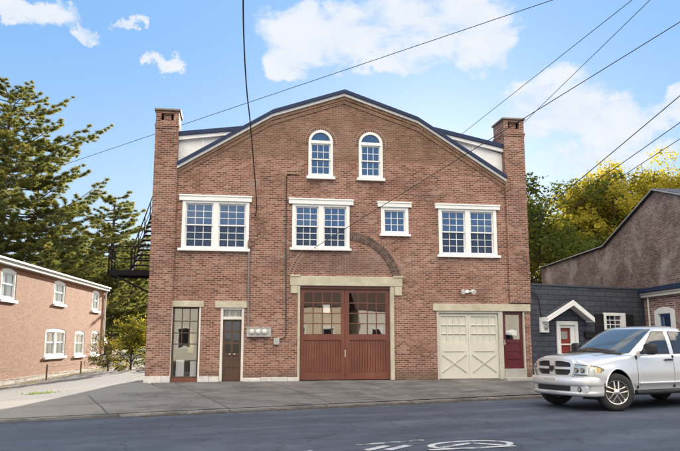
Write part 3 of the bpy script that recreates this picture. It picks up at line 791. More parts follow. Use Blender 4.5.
# big red-brown garage doors in a limestone frame
x0, z0, x1, z1 = GAR
mb = MB()
mb.box(x0 - .30, -0.055, 2.88, x1 + .38, .21, 3.18); mb.box(x0 - .30, -.075, 3.15, x0 + .02, .21, 3.215); mb.box(x1 + .08, -.075, 3.15, x1 + .40, .21, 3.215)
mb.box(x0 - .27, -0.05, 2.64, x0 - 0.055, .05, 2.88); mb.box(x1 + .12, -0.05, 2.60, x1 + .36, .05, 2.88)
gl_ = mb.build('lintel', M['limestone'], B, bevel=0.015)
for p_, q_ in ((x0 - .055, x0 + .02), (x1 - .02, x1 + .10)):
    mb = MB(); mb.box(p_, -0.04, 0, q_, .21, 2.88); mb.build('jamb', M['limestone'], B, bevel=0.01)
mb = MB(); mb.box(x0 + .02, .02, 2.80, x1 - .02, .17, 2.88); mb.build('door_head', M['redwood'], B)
gp = [((2.025, 3.435), [(2.17, 1.41), (2.17, 2.06), (2.42, 2.10), (2.44, 2.01), (2.70, 2.00), (2.70, 1.72), (3.01, 1.72), (3.01, 2.08), (3.20, 2.05), (3.20, 1.99), (3.30, 1.99), (3.30, 1.41)]),
      ((3.445, 4.855), [(3.57, 1.41), (3.57, 1.70), (3.70, 1.70), (3.70, 1.98), (3.86, 2.02), (4.08, 2.02), (4.12, 1.72), (4.36, 1.74), (4.40, 1.98), (4.60, 2.00), (4.72, 1.80), (4.72, 1.41)])]
for k, ((a, b_), sheet_) in enumerate(gp):
    mb = MB(); st = .125; g0, g1 = a + st, b_ - st
    zb, zt = 1.40, 2.68
    mb.prism(rect(a, .02, b_, 2.795), .09, .145, [rect(g0, zb, g1, zt), rect(g0, .24, g1, 1.22)])
    for i in range(1, 4):
        x = g0 + (g1 - g0) * i / 4; mb.box(x - .016, .098, zb, x + .016, .14, zt)
    for j in range(1, 4):
        z = zb + (zt - zb) * j / 4; mb.box(g0, .101, z - .016, g1, .137, z + .016)
    leaf = mb.build('garage_door', M['redwood'], B, bevel=0.006)
    mb = MB(); n = 14; wv = (g1 - g0) / n                      # bead boards
    for i in range(n): mb.box(g0 + i * wv + .003, .112 + .002 * (i % 2), .24, g0 + (i + 1) * wv - .003, .135, 1.22)
    mb.build('bead_board_panel', M['redwood'], leaf, bevel=0.004)
    mb = MB(); mb.sheet(g0, .115, zb, g1, .121, zt); mb.build('pane', M['clear'], leaf)
    if k == 0:
        mb = MB(); mb.box(2.72, .151, 2.02, 2.97, .155, 2.31); mb.build('white_notice', M['whitepaper'], leaf)
        mb = MB(); mb.prism([(2.68, 1.70), (3.02, 1.70), (2.96, 1.88), (2.88, 1.93), (2.80, 1.93), (2.74, 1.88)], .152, .16); mb.build('lamp_shade', M['inside'], leaf)
mb = MB(); mb.box(3.425, .075, .70, 3.455, .09, .92); mb.box(3.43, .05, .74, 3.45, .075, .88); mb.build('door_pull', M['brass'], B)

# cream carriage doors and maroon entry door under one long lintel
x0, z0, x1, z1 = RG
lintel(6.24, 2.13, 9.49, 2.36, None, -0.055, 'lintel', 'limestone')
mb = MB(); mb.box(x0, -0.02, 0, x0 + .06, .2, 2.13); mb.box(8.40, -0.02, 0, 8.545, .2, 2.13); mb.box(x0 + .06, -.018, 2.07, 8.40, .2, 2.13); mb.box(9.235, -.02, .32, 9.28, .2, 2.13)
mb.build('door_frame', M['creamdark'], B, bevel=0.006)
for a, b_ in ((6.425, 7.408), (7.414, 8.396)):
    mb = MB(); g0, g1 = a + .085, b_ - .075
    mb.prism(rect(a, .02, b_, 2.065), .05, .10, [rect(g0, 1.14, g1, 1.965)])
    for i in range(1, 4):
        x = g0 + (g1 - g0) * i / 4; mb.box(x - .014, .058, 1.14, x + .014, .096, 1.965)
    for j in range(1, 3):
        z = 1.14 + .825 * j / 3; mb.box(g0, .054, z - .016, g1, .098, z + .016)
    cd = mb.build('carriage_door', M['cream'], B, bevel=0.005)
    mb = MB(); mb.box(g0, .082, 1.14, g1, .09, 1.965); mb.build('painted_pane', M['cream'], cd)
    mb = MB(); mb.box(g0 + .08, .035, .855, g1 - .08, .05, .885)
    mb.bar((g0 + .02, .042, .22), (g1 - .02, .042, .76), .02, .035); mb.bar((g0 + .02, .040, .76), (g1 - .02, .040, .22), .02, .035)
    mb.build('cross_brace', M['creamdark'], cd)
mb = MB(); mb.prism(rect(8.55, .325, 9.23, 2.12), .07, .115, [rect(8.66, 1.24, 9.14, 2.02), rect(8.66, .95, 9.14, 1.12), rect(8.66, .70, 9.14, .87), rect(8.66, .43, 9.14, .62)])
md = mb.build('entry_door', M['maroon'], B, bevel=0.005)
mb = MB()
for q in ((.95, 1.12), (.70, .87), (.43, .62)): mb.box(8.66, .088, q[0], 9.14, .105, q[1])
mb.build('door_panel', M['maroon'], md)
mb = MB(); mb.sheet(8.66, .09, 1.24, 9.14, .097, 2.02); mb.build('pane', M['clear'], md)
mb = MB(); mb.box(8.585, .05, 1.05, 8.625, .07, 1.22); mb.lathe([(0, -.07), (.025, -.065), (.025, -.04), (.01, -.03), (.01, 0)], (8.605, .07, 1.10), 'Y', 12); mb.build('lock_plate', M['brass'], md)
mb = MB(); mb.prism([(8.70, 1.40), (9.12, 1.36), (9.12, 1.52), (8.95, 1.56), (8.72, 1.50)], .25, .26); mb.build('paper_screen', M['whitepaper'], md)  # white card shaped like a reflection, set behind the door glass
mb = MB(); mb.box(8.545, -.05, -.15, 9.285, .22, .32); mb.box(8.5, -.32, -.2, 9.48, -.05, .05); mb.build('doorstep', M['step'], B, bevel=0.012)
# rooms behind the openings
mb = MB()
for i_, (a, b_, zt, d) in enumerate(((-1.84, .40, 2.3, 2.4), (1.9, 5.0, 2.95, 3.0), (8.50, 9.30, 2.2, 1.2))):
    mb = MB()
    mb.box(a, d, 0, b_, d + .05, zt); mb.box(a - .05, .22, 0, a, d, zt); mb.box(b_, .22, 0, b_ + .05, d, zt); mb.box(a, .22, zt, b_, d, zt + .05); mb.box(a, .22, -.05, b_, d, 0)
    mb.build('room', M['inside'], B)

# ---- things fixed to the front
t = thing('electric_meter', 'grey three dial electric meter box fixed to the brick beside the narrow brown door', 'electric meter', (0.77, -0.02, 1.45))
mb = MB(); mb.box(-.37, -.10, -.14, .37, .02, .14); mb.box(-.385, -.112, .125, .385, .02, .15); mb.build('box', M['grey'], t, bevel=0.01)
for i in (-1, 0, 1):
    mb = MB(); mb.lathe([(0, -.075), (.05, -.072), (.07, -.055), (.075, 0)], (i * .19 - .02, -.10, .02), 'Y', 20); mb.build('dial', M['oldwhite'], t, smooth=True)
def boxmesh(name, m, q, label, cat, bev=.01):
    mb = MB(); mb.box(*q); return tag(mb.build(name, M[m], None, bevel=bev), label, cat)
jb = boxmesh('junction_box', 'grey', (1.22, -.09, 1.08, 1.40, .0, 1.28), 'small grey junction box at the foot of a thin pipe beside the meters', 'junction box')
mb = MB(); mb.tube([(1.95, -.03, 6.39), (1.58, -.03, 6.40), (1.55, -.03, 6.34), (1.56, -.03, 4.0), (1.60, -.03, 1.40), (1.57, -.03, 1.30), (1.40, -.03, 1.24)], .014, 6)
tag(mb.build('wall_cable', M['cable'], None, smooth=True), 'thin black cable running down the brick left of the middle double window', 'cable')
mb = MB(); mb.tube([(.42, -.05, 4.10), (.42, -.05, 3.9), (.435, -.05, 2.4), (.45, -.05, 1.60)], .032, 8)
for z in (3.6, 2.7, 1.9): mb.box(.38, -.045, z, .50, .0, z + .03)
tag(mb.build('conduit', M['pipe'], None, smooth=True), 'grey conduit dropping straight down the brick to the three dial meter box', 'pipe')
lp = crom([(.42, -.06, 4.08), (.40, -.08, 4.22), (.50, -.09, 4.32), (.66, -.08, 4.29), (.84, -.08, 4.42), (.90, -.08, 4.64), (.80, -.08, 4.86), (.66, -.08, 4.98), (.60, -.06, 5.10)], 6)
mb = MB(); mb.tube(lp, .018, 6); mb.tube(crom([(.62, -.05, 4.95), (.70, -.08, 4.8), (.64, -.08, 4.68), (.72, -.08, 4.55), (.66, -.05, 4.40)], 5), .015, 6)
mb.tube([(.42, 0, 4.2), (.42, -.10, 4.2)], .03, 8); mb.box(.38, -.11, 4.06, .48, -.02, 4.18)
tag(mb.build('cable_loop', M['rust'], None, smooth=True), 'slack loop of old service cable on the brick right of the left double window', 'cable')
t = thing('security_light', 'white twin head security light on the brick above the cream carriage doors', 'light', (7.37, -.02, 2.75))
mb = MB(); mb.box(-.05, -.05, -.05, .05, .02, .05); mb.build('base', M['white'], t, bevel=.008)
for s_ in (-1, 1):
    mb = MB(); mb.tube([(s_ * .04, -.04, 0), (s_ * .12, -.08, .0), (s_ * .15, -.12, .0)], .018, 8)
    mb.tube([(s_ * .15, -.08, .02), (s_ * .165, -.15, .0), (s_ * .175, -.21, -.03)], .045, 14, .075); mb.build('lamp_head', M['white'], t, smooth=True)
mb = MB(); mb.prism([(-1.36, .84), (-1.19, .82), (-1.17, 1.40), (-1.35, 1.42)], .55, .56)
tag(mb.build('poster', M['yellow']), 'yellow poster inside the tall shop window', 'poster')
boxmesh('carton', 'whitepaper', (-1.68, .35, .02, -1.44, .6, .62), 'white carton standing at the left inside the shop window', 'box', .006)
boxmesh('carton', 'whitepaper', (-1.26, .35, .02, -1.08, .6, .58), 'white carton standing at the right inside the shop window', 'box', .006)
mb = MB(); mb.tube(crom([(-1.42, .4, .1), (-1.35, .42, .24), (-1.25, .4, .16), (-1.2, .42, .3)], 5), .07, 8, .04); tag(mb.build('bundle', M['inside'], smooth=True), 'dark bundle on the floor between the white cartons', 'bundle')
# ------------------------------------------------------------------ neighbour on the left
HA = R(4.5)
def hw(s): return 1.35 * s
HZ = lambda z: 1.22 + 1.35 * (z - 1.22)
HP = Vector((-6.658, 0.44, -0.1)); CP = Vector((0, -21.6, 1.22))
H0 = CP + (HP - CP) * 1.35; H0.z = 0
# local frame: +X runs back along the wall, -Y faces the driveway
H = thing('brick_house', 'orange brick two storey house with white arched windows beyond the driveway', 'house', H0, R(90) - HA)
L0, L1, ZT, ZB = -9.0, 15.0, HZ(3.42), -0.78
wins = [(-.50, .66, 2.40, 3.34, 1), (4.16, 5.42, 2.50, 3.36, 1), (9.08, 10.18, 2.46, 3.34, 1),
        (3.56, 5.78, 0.64, 1.64, 2), (6.92, 8.26, 0.61, 1.59, 1), (9.26, 10.40, 0.59, 1.62, 1)]
hl = []
for a, b, c, d, n in wins:
    x0, x1, z0, z1 = hw(a), hw(b), HZ(c), HZ(d)
    hl.append([(x0, z0), (x1, z0), (x1, z1 - .1)] + [(x1 + (x0 - x1) * t / 8, z1 - .1 + .1 * math.sin(math.pi * t / 8)) for t in range(1, 8)] + [(x0, z1 - .1)])
ZF = HZ(0.07)
mb = MB(); mb.prism([(L0, ZF), (L1, ZF), (L1, ZT), (L0, ZT)], 0, .2, hl, back=False)
mb.box(L1 - .02, .2, ZB, L1, 7, ZT); mb.box(L0, 6.8, ZB, L1 - .02, 7, ZT); mb.box(L0, .2, ZB, L0 + .2, 6.8, ZT)
mb.build('wall', M['orangebrick'], H, norm=False)
mb = MB(); mb.box(L0, -.05, ZB - .3, L1 + .03, .2, ZF); mb.build('foundation', M['foundation'], H)
mb = MB(); mb.prism([(L0 - .1, ZT + .0), (L1 + .15, ZT), (L1 + .15, ZT + .06), (L0 - .1, ZT + .06)], .0, 7.2); mb.build('roof', M['roof'], H)
mb = MB(); mb.box(L0 - .1, -.22, ZT - .02, L1 + .2, .02, ZT + .16); mb.box(L0 - .1, -.30, ZT + .13, L1 + .22, .05, ZT + .21); mb.build('cornice', M['oldwhite'], H, bevel=.015)
for (a, b, c, d, n), hq in zip(wins, hl):
    x0, x1, z0, z1 = hw(a), hw(b), HZ(c), HZ(d); w = .13
    mb = MB(); inner = [(x0 + w, z0 + w * .7), (x1 - w, z0 + w * .7), (x1 - w, z1 - w - .06), (x0 + w, z1 - w - .06)]
    mb.prism(hq, .02, .16, [inner])
    if n == 2: mb.box((x0 + x1) / 2 - .11, .021, z0 + w * .7, (x0 + x1) / 2 + .11, .16, z1 - w - .06)
    fr = mb.build('window', M['white'], H, bevel=.01)
    mb = MB(); mb.box(x0 - .08, -.10, z0 - .11, x1 + .08, .1, z0); mb.build('sill', M['white'], fr, bevel=.01)
    zm = (z0 + z1) / 2
    cells = [(x0 + w, x1 - w)] if n == 1 else [(x0 + w, (x0 + x1) / 2 - .11), ((x0 + x1) / 2 + .11, x1 - w)]
    mb = MB(); mg = MB(); mc = MB()
    for p, q in cells:
        for zz in (z0 + w * .7, zm - .025, z1 - w - .11): mb.box(p, .055, zz, q, .10, zz + .05)
        mb.box(p, .056, z0 + .1, p + .05, .1, z1 - w - .06); mb.box(q - .05, .056, z0 + .1, q, .1, z1 - w - .06)
        mg.sheet(p, .085, z0 + .05, q, .09, z1 - w)
        mc.box(p + .06, .13, z0 + .1, (p + q) / 2 - .12, .14, z1 - w); mc.box((p + q) / 2 + .15, .13, z0 + .1, q - .06, .14, z1 - w)
    mb.build('sash', M['white'], fr); mg.build('pane', M['clear'], fr); mc.build('curtain', M['curtain'], fr)
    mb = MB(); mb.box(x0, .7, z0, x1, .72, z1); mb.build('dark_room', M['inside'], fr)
mb = MB(); mb.tube([(L1 - .12, -.16, ZT), (L1 - .12, -.07, ZT - .25), (L1 - .12, -.07, ZF - .4)], .055, 8); mb.build('downspout', M['oldwhite'], H, smooth=True)
mb = MB(); mb.prism([(L1, 1.1), (L1 + 1.5, 1.0), (L1 + 1.5, 1.1), (L1, 1.75)], .1, 2.2); mb.build('porch_hood', M['white'], H)
mb = MB(); mb.box(L1, .15, -1.2, L1 + 1.6, .35, .2); mb.build('porch_wall', M['orangebrick'], H)

# wire fence in front of it
F = thing('wire_fence', 'low rusty wire fence on thin posts in front of the orange brick house', 'fence', H0, R(90) - HA)
xs = [-4.0, 1.2, 6.0, 11.2, 15.6]
for x in xs:
    mb = MB(); mb.tube([(x, -1.35, -1.1), (x, -1.35, .22)], .035, 6); mb.build('post', M['rust'], F, smooth=True)
mb = MB()
for a, b in zip(xs, xs[1:]):
    for z in (.15, -.15, -.42): mb.tube([(a, -1.36, z), ((a + b) / 2, -1.36, z - .05), (b, -1.36, z)], .010, 4)
mb.build('wire', M['rust'], F)

# ------------------------------------------------------------------ fire escape on the left side
FE = thing('fire_escape', 'black iron fire escape with open treads climbing the left side of the brick garage', 'fire escape', (0, 0, 0))
zl = 3.56
mb = MB()
for i in range(9): mb.box(-4.22 + i * .27, 3.02, zl - .05, -3.98 + i * .27, 4.25, zl - .015)
mb.box(-4.25, 2.98, zl - .16, -1.75, 3.02, zl); mb.box(-4.25, 4.25, zl - .16, -1.6, 4.29, zl); mb.box(-4.27, 2.98, zl - .16, -4.22, 4.29, zl)
mb.build('landing', M['iron'], FE)
for y in (3.0, 4.27):
    mb = MB(); mb.tube([(-4.1, y, zl - .14), (-2.0, y, zl - 1.15)], .03, 6); mb.build('bracket', M['iron'], FE)
p0, p1 = Vector((-3.66, 4.2, zl)), Vector((-3.40, 8.4, 6.75))
wd = Vector((1.0, 0, 0))
for s_ in (0, 1):
    mb = MB(); mb.bar(p0 + wd * s_, p1 + wd * s_, .045, .24); mb.build('stringer', M['iron'], FE)
for i in range(14):
    c = p0.lerp(p1, (i + .5) / 14); mb = MB(); mb.box(c.x, c.y - .14, c.z - .02, c.x + 1.0, c.y + .14, c.z + .02); mb.build('tread', M['iron'], FE)
for s_ in (0, 1):
    mb = MB(); u = Vector((0, 0, .85)); mb.tube([p0 + wd * s_ + u, p1 + wd * s_ + u], .024, 6)
    mb.tube([p0 + wd * s_ + u * .55, p1 + wd * s_ + u * .55], .014, 5)
    for i in range(5):
        c = p0.lerp(p1, i / 4) + wd * s_; mb.tube([c, c + u], .02, 5)
    mb.build('handrail', M['iron'], FE)
mb = MB()
for z in (zl + .42, zl + .82): mb.tube([(-3.7, 4.27, z), (-4.25, 4.27, z), (-4.25, 3.0, z), (-1.9, 3.0, z)], .02, 5)
for x, y in ((-4.25, 3.0), (-4.25, 3.64), (-4.25, 4.27), (-3.7, 4.27), (-3.4, 3.0), (-2.6, 3.0)): mb.tube([(x, y, zl), (x, y, zl + .84)], .02, 5)
for i in range(9): mb.tube([(-4.25, 3.1 + i * .13, zl), (-4.25, 3.1 + i * .13, zl + .8)], .008, 3)
mb.build('railing', M['iron'], FE)
mb = MB(); mb.box(-3.40, 8.4, 6.68, -.7, 9.6, 6.75); mb.build('upper_landing', M['iron'], FE)

# ------------------------------------------------------------------ dark painted shop on the right
DA = R(17)
D = thing('painted_block_shop', 'low blue grey painted block building with a white gabled door hood and black shutters', 'building', (9.535, 0.12, 0), DA)
DL, DT = 5.22, 2.99
dw, dd = (3.27, 1.40, 4.16, 2.10), (1.17, 0.10, 1.90, 1.74)
mb = MB(); mb.prism([(0.0, -.3), (DL, -.3), (DL, DT), (0, DT)], 0, .2, [rect(*dw), rect(*dd)], back=False)
mb.box(DL - .2, .2, -.3, DL, 8, DT); mb.box(.2, 7.8, -.3, DL - .2, 8, DT); mb.box(0.0, .2, -.3, .2, 8, DT); mb.build('wall', M['darkblock'], D, norm=False)
mb = MB(); mb.box(0.0, -.03, DT, DL + .02, 8, DT + .07); mb.build('roof', M['roof'], D, bevel=.01)
mb = MB(); c = .09
mb.prism(rect(dd[0] - .10, dd[1], dd[2] + .10, dd[3] + .10), -.04, .1, [rect(dd[0] + .02, dd[1] + .06, dd[2] - .02, dd[3] - .02)])
fr = mb.build('door_frame', M['white'], D, bevel=.006)
mb = MB(); mb.prism(rect(dd[0] + .02, dd[1] + .06, dd[2] - .02, dd[3] - .02), .03, .07, [rect(dd[0] + .12, .20, dd[2] - .18, 1.62)]); dr = mb.build('storm_door', M['white'], D, bevel=.004)
mb = MB(); mb.sheet(dd[0] + .1, .06, .2, dd[2] - .16, .065, 1.62); mb.build('pane', M['clear'], dr)
mb = MB(); mb.box(dd[0] + .12, .035, 1.06, dd[2] - .18, .06, 1.10); mb.build('crossbar', M['white'], dr)
mb = MB(); mb.box(dd[0], .11, .1, dd[2], .15, 1.74); mb.build('inner_door', pmat('bright_red_paint', (0.42, 0.045, 0.03), .4), D)
mb = MB(); mb.box(1.33, .085, 1.25, 1.62, .105, 1.50); mb.build('door_window', M['curtain'], D)
x0, z0, x1, z1 = dw
mb = MB(); mb.prism(rect(x0 - .07, z0 - .07, x1 + .07, z1 + .05), -.035, .1, [rect(x0 + .05, z0 + .05, x1 - .14, z1 - .05)]); fr = mb.build('window', M['white'], D, bevel=.006)
mb = MB()
for i in (1, 2): x = x0 + .05 + (x1 - x0 - .19) * i / 3; mb.box(x - .012, .03, z0 + .05, x + .012, .06, z1 - .05)
for i in (1, 2, 3): z = z0 + .05 + (z1 - z0 - .1) * i / 4; mb.box(x0 + .05, .032, z - .012, x1 - .14, .058, z + .012)
mb.build('sash', M['white'], fr)
mb = MB(); mb.box(x0 + .05, .045, z0 + .05, x1 - .14, .05, z1 - .05); mb.build('pane', M['darkpane'], fr)
for a, b in ((2.80, 3.19), (4.24, 4.62)):
    mb = MB(); mb.prism(rect(a, 1.34, b, 2.11), -.04, .0, [rect(a + .04, 1.39, b - .04, 1.70), rect(a + .04, 1.75, b - .04, 2.06)])
    for i in range(14): z = 1.40 + i * .047; mb.box(a + .04, -.03, z, b - .04, -.008, z + .03)
    mb.build('shutter', M['black'], D, bevel=.003)
# gabled hood over the door
xa, xl, xr, za, ze, out_ = 1.53, .40, 2.42, 2.49, 1.93, -.36
for sgn, xe in ((-1, xl), (1, xr)):
    mb = MB(); mb.add([(xa, out_, za), (xe, out_, ze), (xe, .0, ze), (xa, 0, za), (xa, out_, za - .07), (xe, out_, ze - .07), (xe, 0, ze - .07), (xa, 0, za - .07)],
                      [(0, 1, 2, 3), (4, 7, 6, 5), (0, 4, 5, 1), (1, 5, 6, 2), (2, 6, 7, 3)]); hd = mb.build('hood_roof', M['roof'], D)
    mb = MB(); mb.add([(xa, out_ - .03, za + .03), (xe, out_ - .03, ze + .03), (xe, out_ - .03, ze - .13), (xa, out_ - .03, za - .14),
                       (xa, out_ + .02, za + .03), (xe, out_ + .02, ze + .03), (xe, out_ + .02, ze - .13), (xa, out_ + .02, za - .14)],
                      [(0, 1, 2, 3), (4, 7, 6, 5), (0, 4, 5, 1), (1, 5, 6, 2), (2, 6, 7, 3)])
    mb.box(xe - .03, out_ + .021, ze - .12, xe + .03, 0, ze + .02); mb.build('barge_board', M['white'], hd)
    mb = MB(); mb.add([(xa, -.001, za - .10), (xe, -.001, ze - .09), (xe, out_ + .03, ze - .09), (xa, out_ + .03, za - .10)], [(0, 1, 2, 3)]); mb.build('soffit', M['oldwhite'], hd)
def inplace(mb, name, mats, label, cat, base, rz, **k):
    o = mb.build(name, mats, None, **k); o.location = base; o.rotation_euler = (0, 0, rz); return tag(o, label, cat)
t = thing('electric_meter', 'white electric meter box on the dark painted wall left of the door hood', 'electric meter', (9.535, .12, 0), DA)
mb = MB(); mb.box(.36, -.11, 1.46, .68, .0, 1.82); mb.build('box', M['white'], t, bevel=.012)
mb = MB(); mb.lathe([(0, -.09), (.06, -.085), (.085, -.05), (.09, 0)], (.54, -.11, 1.64), 'Y', 18); mb.build('dial', M['grey'], t, smooth=True)
mb = MB(); mb.tube(crom([(.02, -.04, 2.78), (.30, -.05, 2.62), (.40, -.03, 2.3), (.46, -.03, 1.82)], 6), .016, 6); mb.build('cable', M['cable'], t, smooth=True)
mb = MB(); mb.box(2.27, -.13, 1.30, 2.70, 0, 1.46); mb.prism([(2.26, 1.46), (2.71, 1.46), (2.71, 1.49), (2.26, 1.49)], -.15, 0)
inplace(mb, 'mailbox', M['black'], 'small black mailbox on the painted wall between the white door and the shutters', 'mailbox', (9.535, .12, 0), DA, bevel=.01)

# ------------------------------------------------------------------ brick annex and the old gable behind
GA = R(5.7)
# local frame: +X runs towards the street, -Y faces left (the view)
AX = thing('brick_annex', 'one storey brick annex with a blue door under a white arch', 'building', (14.52, 1.62, 0), R(-90) - GA)
op = [(.93, .0), (1.90, .0), (1.90, 2.14), (1.66, 2.20), (1.42, 2.22), (1.17, 2.20), (.93, 2.14)]
mb = MB(); mb.prism([(0, -.3), (3.6, -.3), (3.6, 2.86), (0, 2.86)], 0, .2, [op], back=False)
mb.box(3.4, .2, -.3, 3.6, 5, 2.86); mb.box(0, 4.8, -.3, 3.4, 5, 2.86); mb.build('wall', M['annexbrick'], AX, norm=False)
mb = MB(); mb.box(.0, -.14, 2.70, 3.72, .0, 2.80); mb.box(0.0, -.18, 2.80, 3.75, .0, 2.86); mb.build('cornice', M['oldwhite'], AX, bevel=.01)
mb = MB(); mb.prism([(0.0, 2.87), (3.75, 2.87), (3.75, 3.04), (0, 3.0)], -.24, 5.1); mb.build('roof', M['blue'], AX)
mb = MB(); op2 = [(.78, .0), (2.05, .0), (2.05, 2.20), (1.72, 2.30), (1.42, 2.33), (1.12, 2.30), (.78, 2.20)]
mb.prism(op2, -.06, .1, [[(1.02, .05), (1.84, .05), (1.84, 2.10), (1.02, 2.10)]]); mb.build('door_frame', M['white'], AX, bevel=.008)
mb = MB(); mb.prism(rect(1.02, .05, 1.84, 2.10), .03, .08, [rect(1.12, 1.1, 1.74, 1.98)])
dr = mb.build('door', pmat('blue_paint', (0.02, 0.06, 0.19), .4), AX, bevel=.005)
mb = MB(); mb.box(1.12, .05, 1.1, 1.74, .055, 1.98); mb.build('pane', M['pane'], dr)
mb = MB(); mb.tube([(.40, -.05, 2.72), (.40, -.05, 2.45), (.42, -.05, 1.0)], .035, 8); mb.build('downspout', M['oldwhite'], AX, smooth=True)

G = thing('gabled_brick_building', 'tall grey brown brick building with a bare side gable behind the painted shop', 'building', (15.0, 0, 0), R(-90) - GA)
prof = [(-14.1, 5.03), (-6.0, 5.13), (-1.46, 6.62), (3.3, 5.15)]
gp_ = [(-14.1, -.5), (3.3, -.5)] + prof[::-1]
mb = MB(); mb.prism(gp_, 0, .3); mb.box(-14.1, .3, -.5, -13.8, 8, 5.0); mb.box(3.0, .3, -.5, 3.3, 8, 5.1); mb.build('wall', M['greybrick'], G, norm=False)
mb = MB()
for (a, b), (c, d) in zip(prof, prof[1:]): mb.prism([(a, b + .01), (c, d + .01), (c, d + .08), (a, b + .08)], -.10, 8.2)
mb.build('roof', M['roof'], G)
mb = MB()
for (a, b), (c, d) in zip(prof, prof[1:]): mb.prism([(a, b + .02), (c, d + .02), (c, d + .06), (a, b + .06)], -.135, -.101)
mb.build('verge_flashing', M['grey'], G)

# ------------------------------------------------------------------ wires
def wire(name, label, pts, r, cat='wire', group=None):
    mb = MB(); mb.tube(pts, r, 6); return tag(mb.build(name, M['cable'], None, smooth=True), label, cat, group)
def sag(a, b, d, n=14, ext=0.0):
    a, b = Vector(a), Vector(b); b = b + (b - a) * ext
    return [a.lerp(b, i / n) - Vector((0, 0, d * 4 * (i / n) * (1 - i / n))) for i in range(n + 1)]
wire('power_line', 'long overhead wire crossing the sky from behind the left chimney over the roof peak', sag((-5.57 - 6.45, 12.5, 7.91), (7.33, -7, 9.2), .0, 20, .9), .009)
wire('power_line', 'overhead wire ending at the blue dormer roof left of the right chimney', sag((7.46, .35, 8.07), (8.72, -8, 8.79), .0, 10, 1.2), .008)
wire('power_line', 'overhead wire ending at the top of the right chimney', sag((9.53, .5, 8.40), (9.17, -8, 8.83), .0, 10, 1.2), .008)
wire('power_line', 'dark wire slanting down across the brick front to the sill of the middle double window', sag((2.38, -.03, 4.02), (9.87, -8, 8.35), .0, 12, 1.0), .010)
wire('service_cable', 'topmost of the three cables joining the right side wall of the garage', sag((9.53, .6, 4.95), (11.15, -6, 7.48), .10, 12, 1.4), .012)
wire('service_cable', 'middle one of the three cables joining the right side wall of the garage', sag((9.53, .62, 4.80), (11.1, -6, 6.79), .12, 12, 1.4), .010)
wire('service_cable', 'lowest of the three cables joining the right side wall of the garage', sag((9.53, .64, 4.55), (11.06, -6, 6.36), .12, 12, 1.4), .009)
mpts = crom([(-.05, -14.5, 8.6), (.0, -11, 8.5), (.04, -8.0, 8.13), (.1, -6.0, 7.9), (.2, -4.5, 7.42), (.32, -3.2, 7.05), (.53, -1.2, 5.97), (.62, -.35, 5.32), (.60, -.06, 5.02)], 5)
wire('service_cable', 'thick black cable hanging down from the sky to the wall loop beside the left window', mpts, .017)

# ------------------------------------------------------------------ trees
def cards(mb, rnd, c, r, n, size, mi, flat=0.7, asp=0.62):
    for _ in range(n):
        d = Vector((rnd.gauss(0, 1), rnd.gauss(0, 1), rnd.gauss(0, flat))); d = d.normalized() * r * rnd.uniform(0.25, 1.0) ** 0.6
        p = c + d
        a = Vector((rnd.uniform(-1, 1), rnd.uniform(-1, 1), rnd.uniform(-.7, .7))).normalized()
        b = a.cross(Vector((rnd.uniform(-1, 1), rnd.uniform(-1, 1), rnd.uniform(-1, 1)))).normalized()
        s = size * rnd.uniform(.6, 1.3)
        mb.add([p - a * s, p + b * s * asp * .9 - a * s * .1, p + a * s, p - b * s * asp * .9 - a * s * .1], [(0, 1, 2, 3)], mi=mi)
def leafy(name, label, loc, h, rx, rz, seed, mats, weights, n_lobes=46, leaves=210, size=.13, zc=.62, group=None, cat='tree', trunk_r=.22, lobe=.30, bare=0.0):
    rnd = random.Random(seed)
    t = thing(name, label, cat, loc, rnd.uniform(0, 6), group)
    tr = MB(); cr = MB()
    lean = Vector((rnd.uniform(-.4, .4), rnd.uniform(-.4, .4), 0)); cz = h * zc
    axis = lambda f: Vector((lean.x * f * f, lean.y * f * f, h * .92 * f))
    tr.tube([axis(i / 8) for i in range(9)], trunk_r, 9, trunk_r * .12)
    for i in range(n_lobes):
        while True:
            d = Vector((rnd.uniform(-1, 1), rnd.uniform(-1, 1), rnd.uniform(-1, 1)))
            if .35 < d.length < 1: break
        c = Vector((d.x * rx, d.y * rx, cz + d.z * rz)) + lean * .5
        f0 = max(.18, min(.85, (c.z / h) * rnd.uniform(.5, .8)))
        s = axis(f0); m1 = s.lerp(c, .5) + Vector((rnd.uniform(-.3, .3), rnd.uniform(-.3, .3), rnd.uniform(-.1, .35)))
        tr.tube([s, s.lerp(m1, .5) + Vector((0, 0, .05)), m1, c, c + (c - m1) * .35], trunk_r * .30, 5, .012, cap=False)
        lr = rx * lobe * rnd.uniform(.6, 1.35)
        mi = rnd.choices(range(len(mats)), weights)[0]
        if rnd.random() < bare: continue
        for k in range(3):
            cc = c + Vector((rnd.gauss(0, .55), rnd.gauss(0, .55), rnd.gauss(0, .4))) * lr
            cards(cr, rnd, cc, lr * rnd.uniform(.55, .9), int(leaves / 3 * rnd.uniform(.6, 1.3)), size, mi if rnd.random() < .75 else rnd.randrange(len(mats)))
            if rnd.random() < .5: tr.tube([c, cc, cc + (cc - c) * .6], .018, 4, .006, cap=False)
    tr.build('trunk', M['bark'], t, smooth=True); cr.build('crown', mats, t, norm=False)
    return t
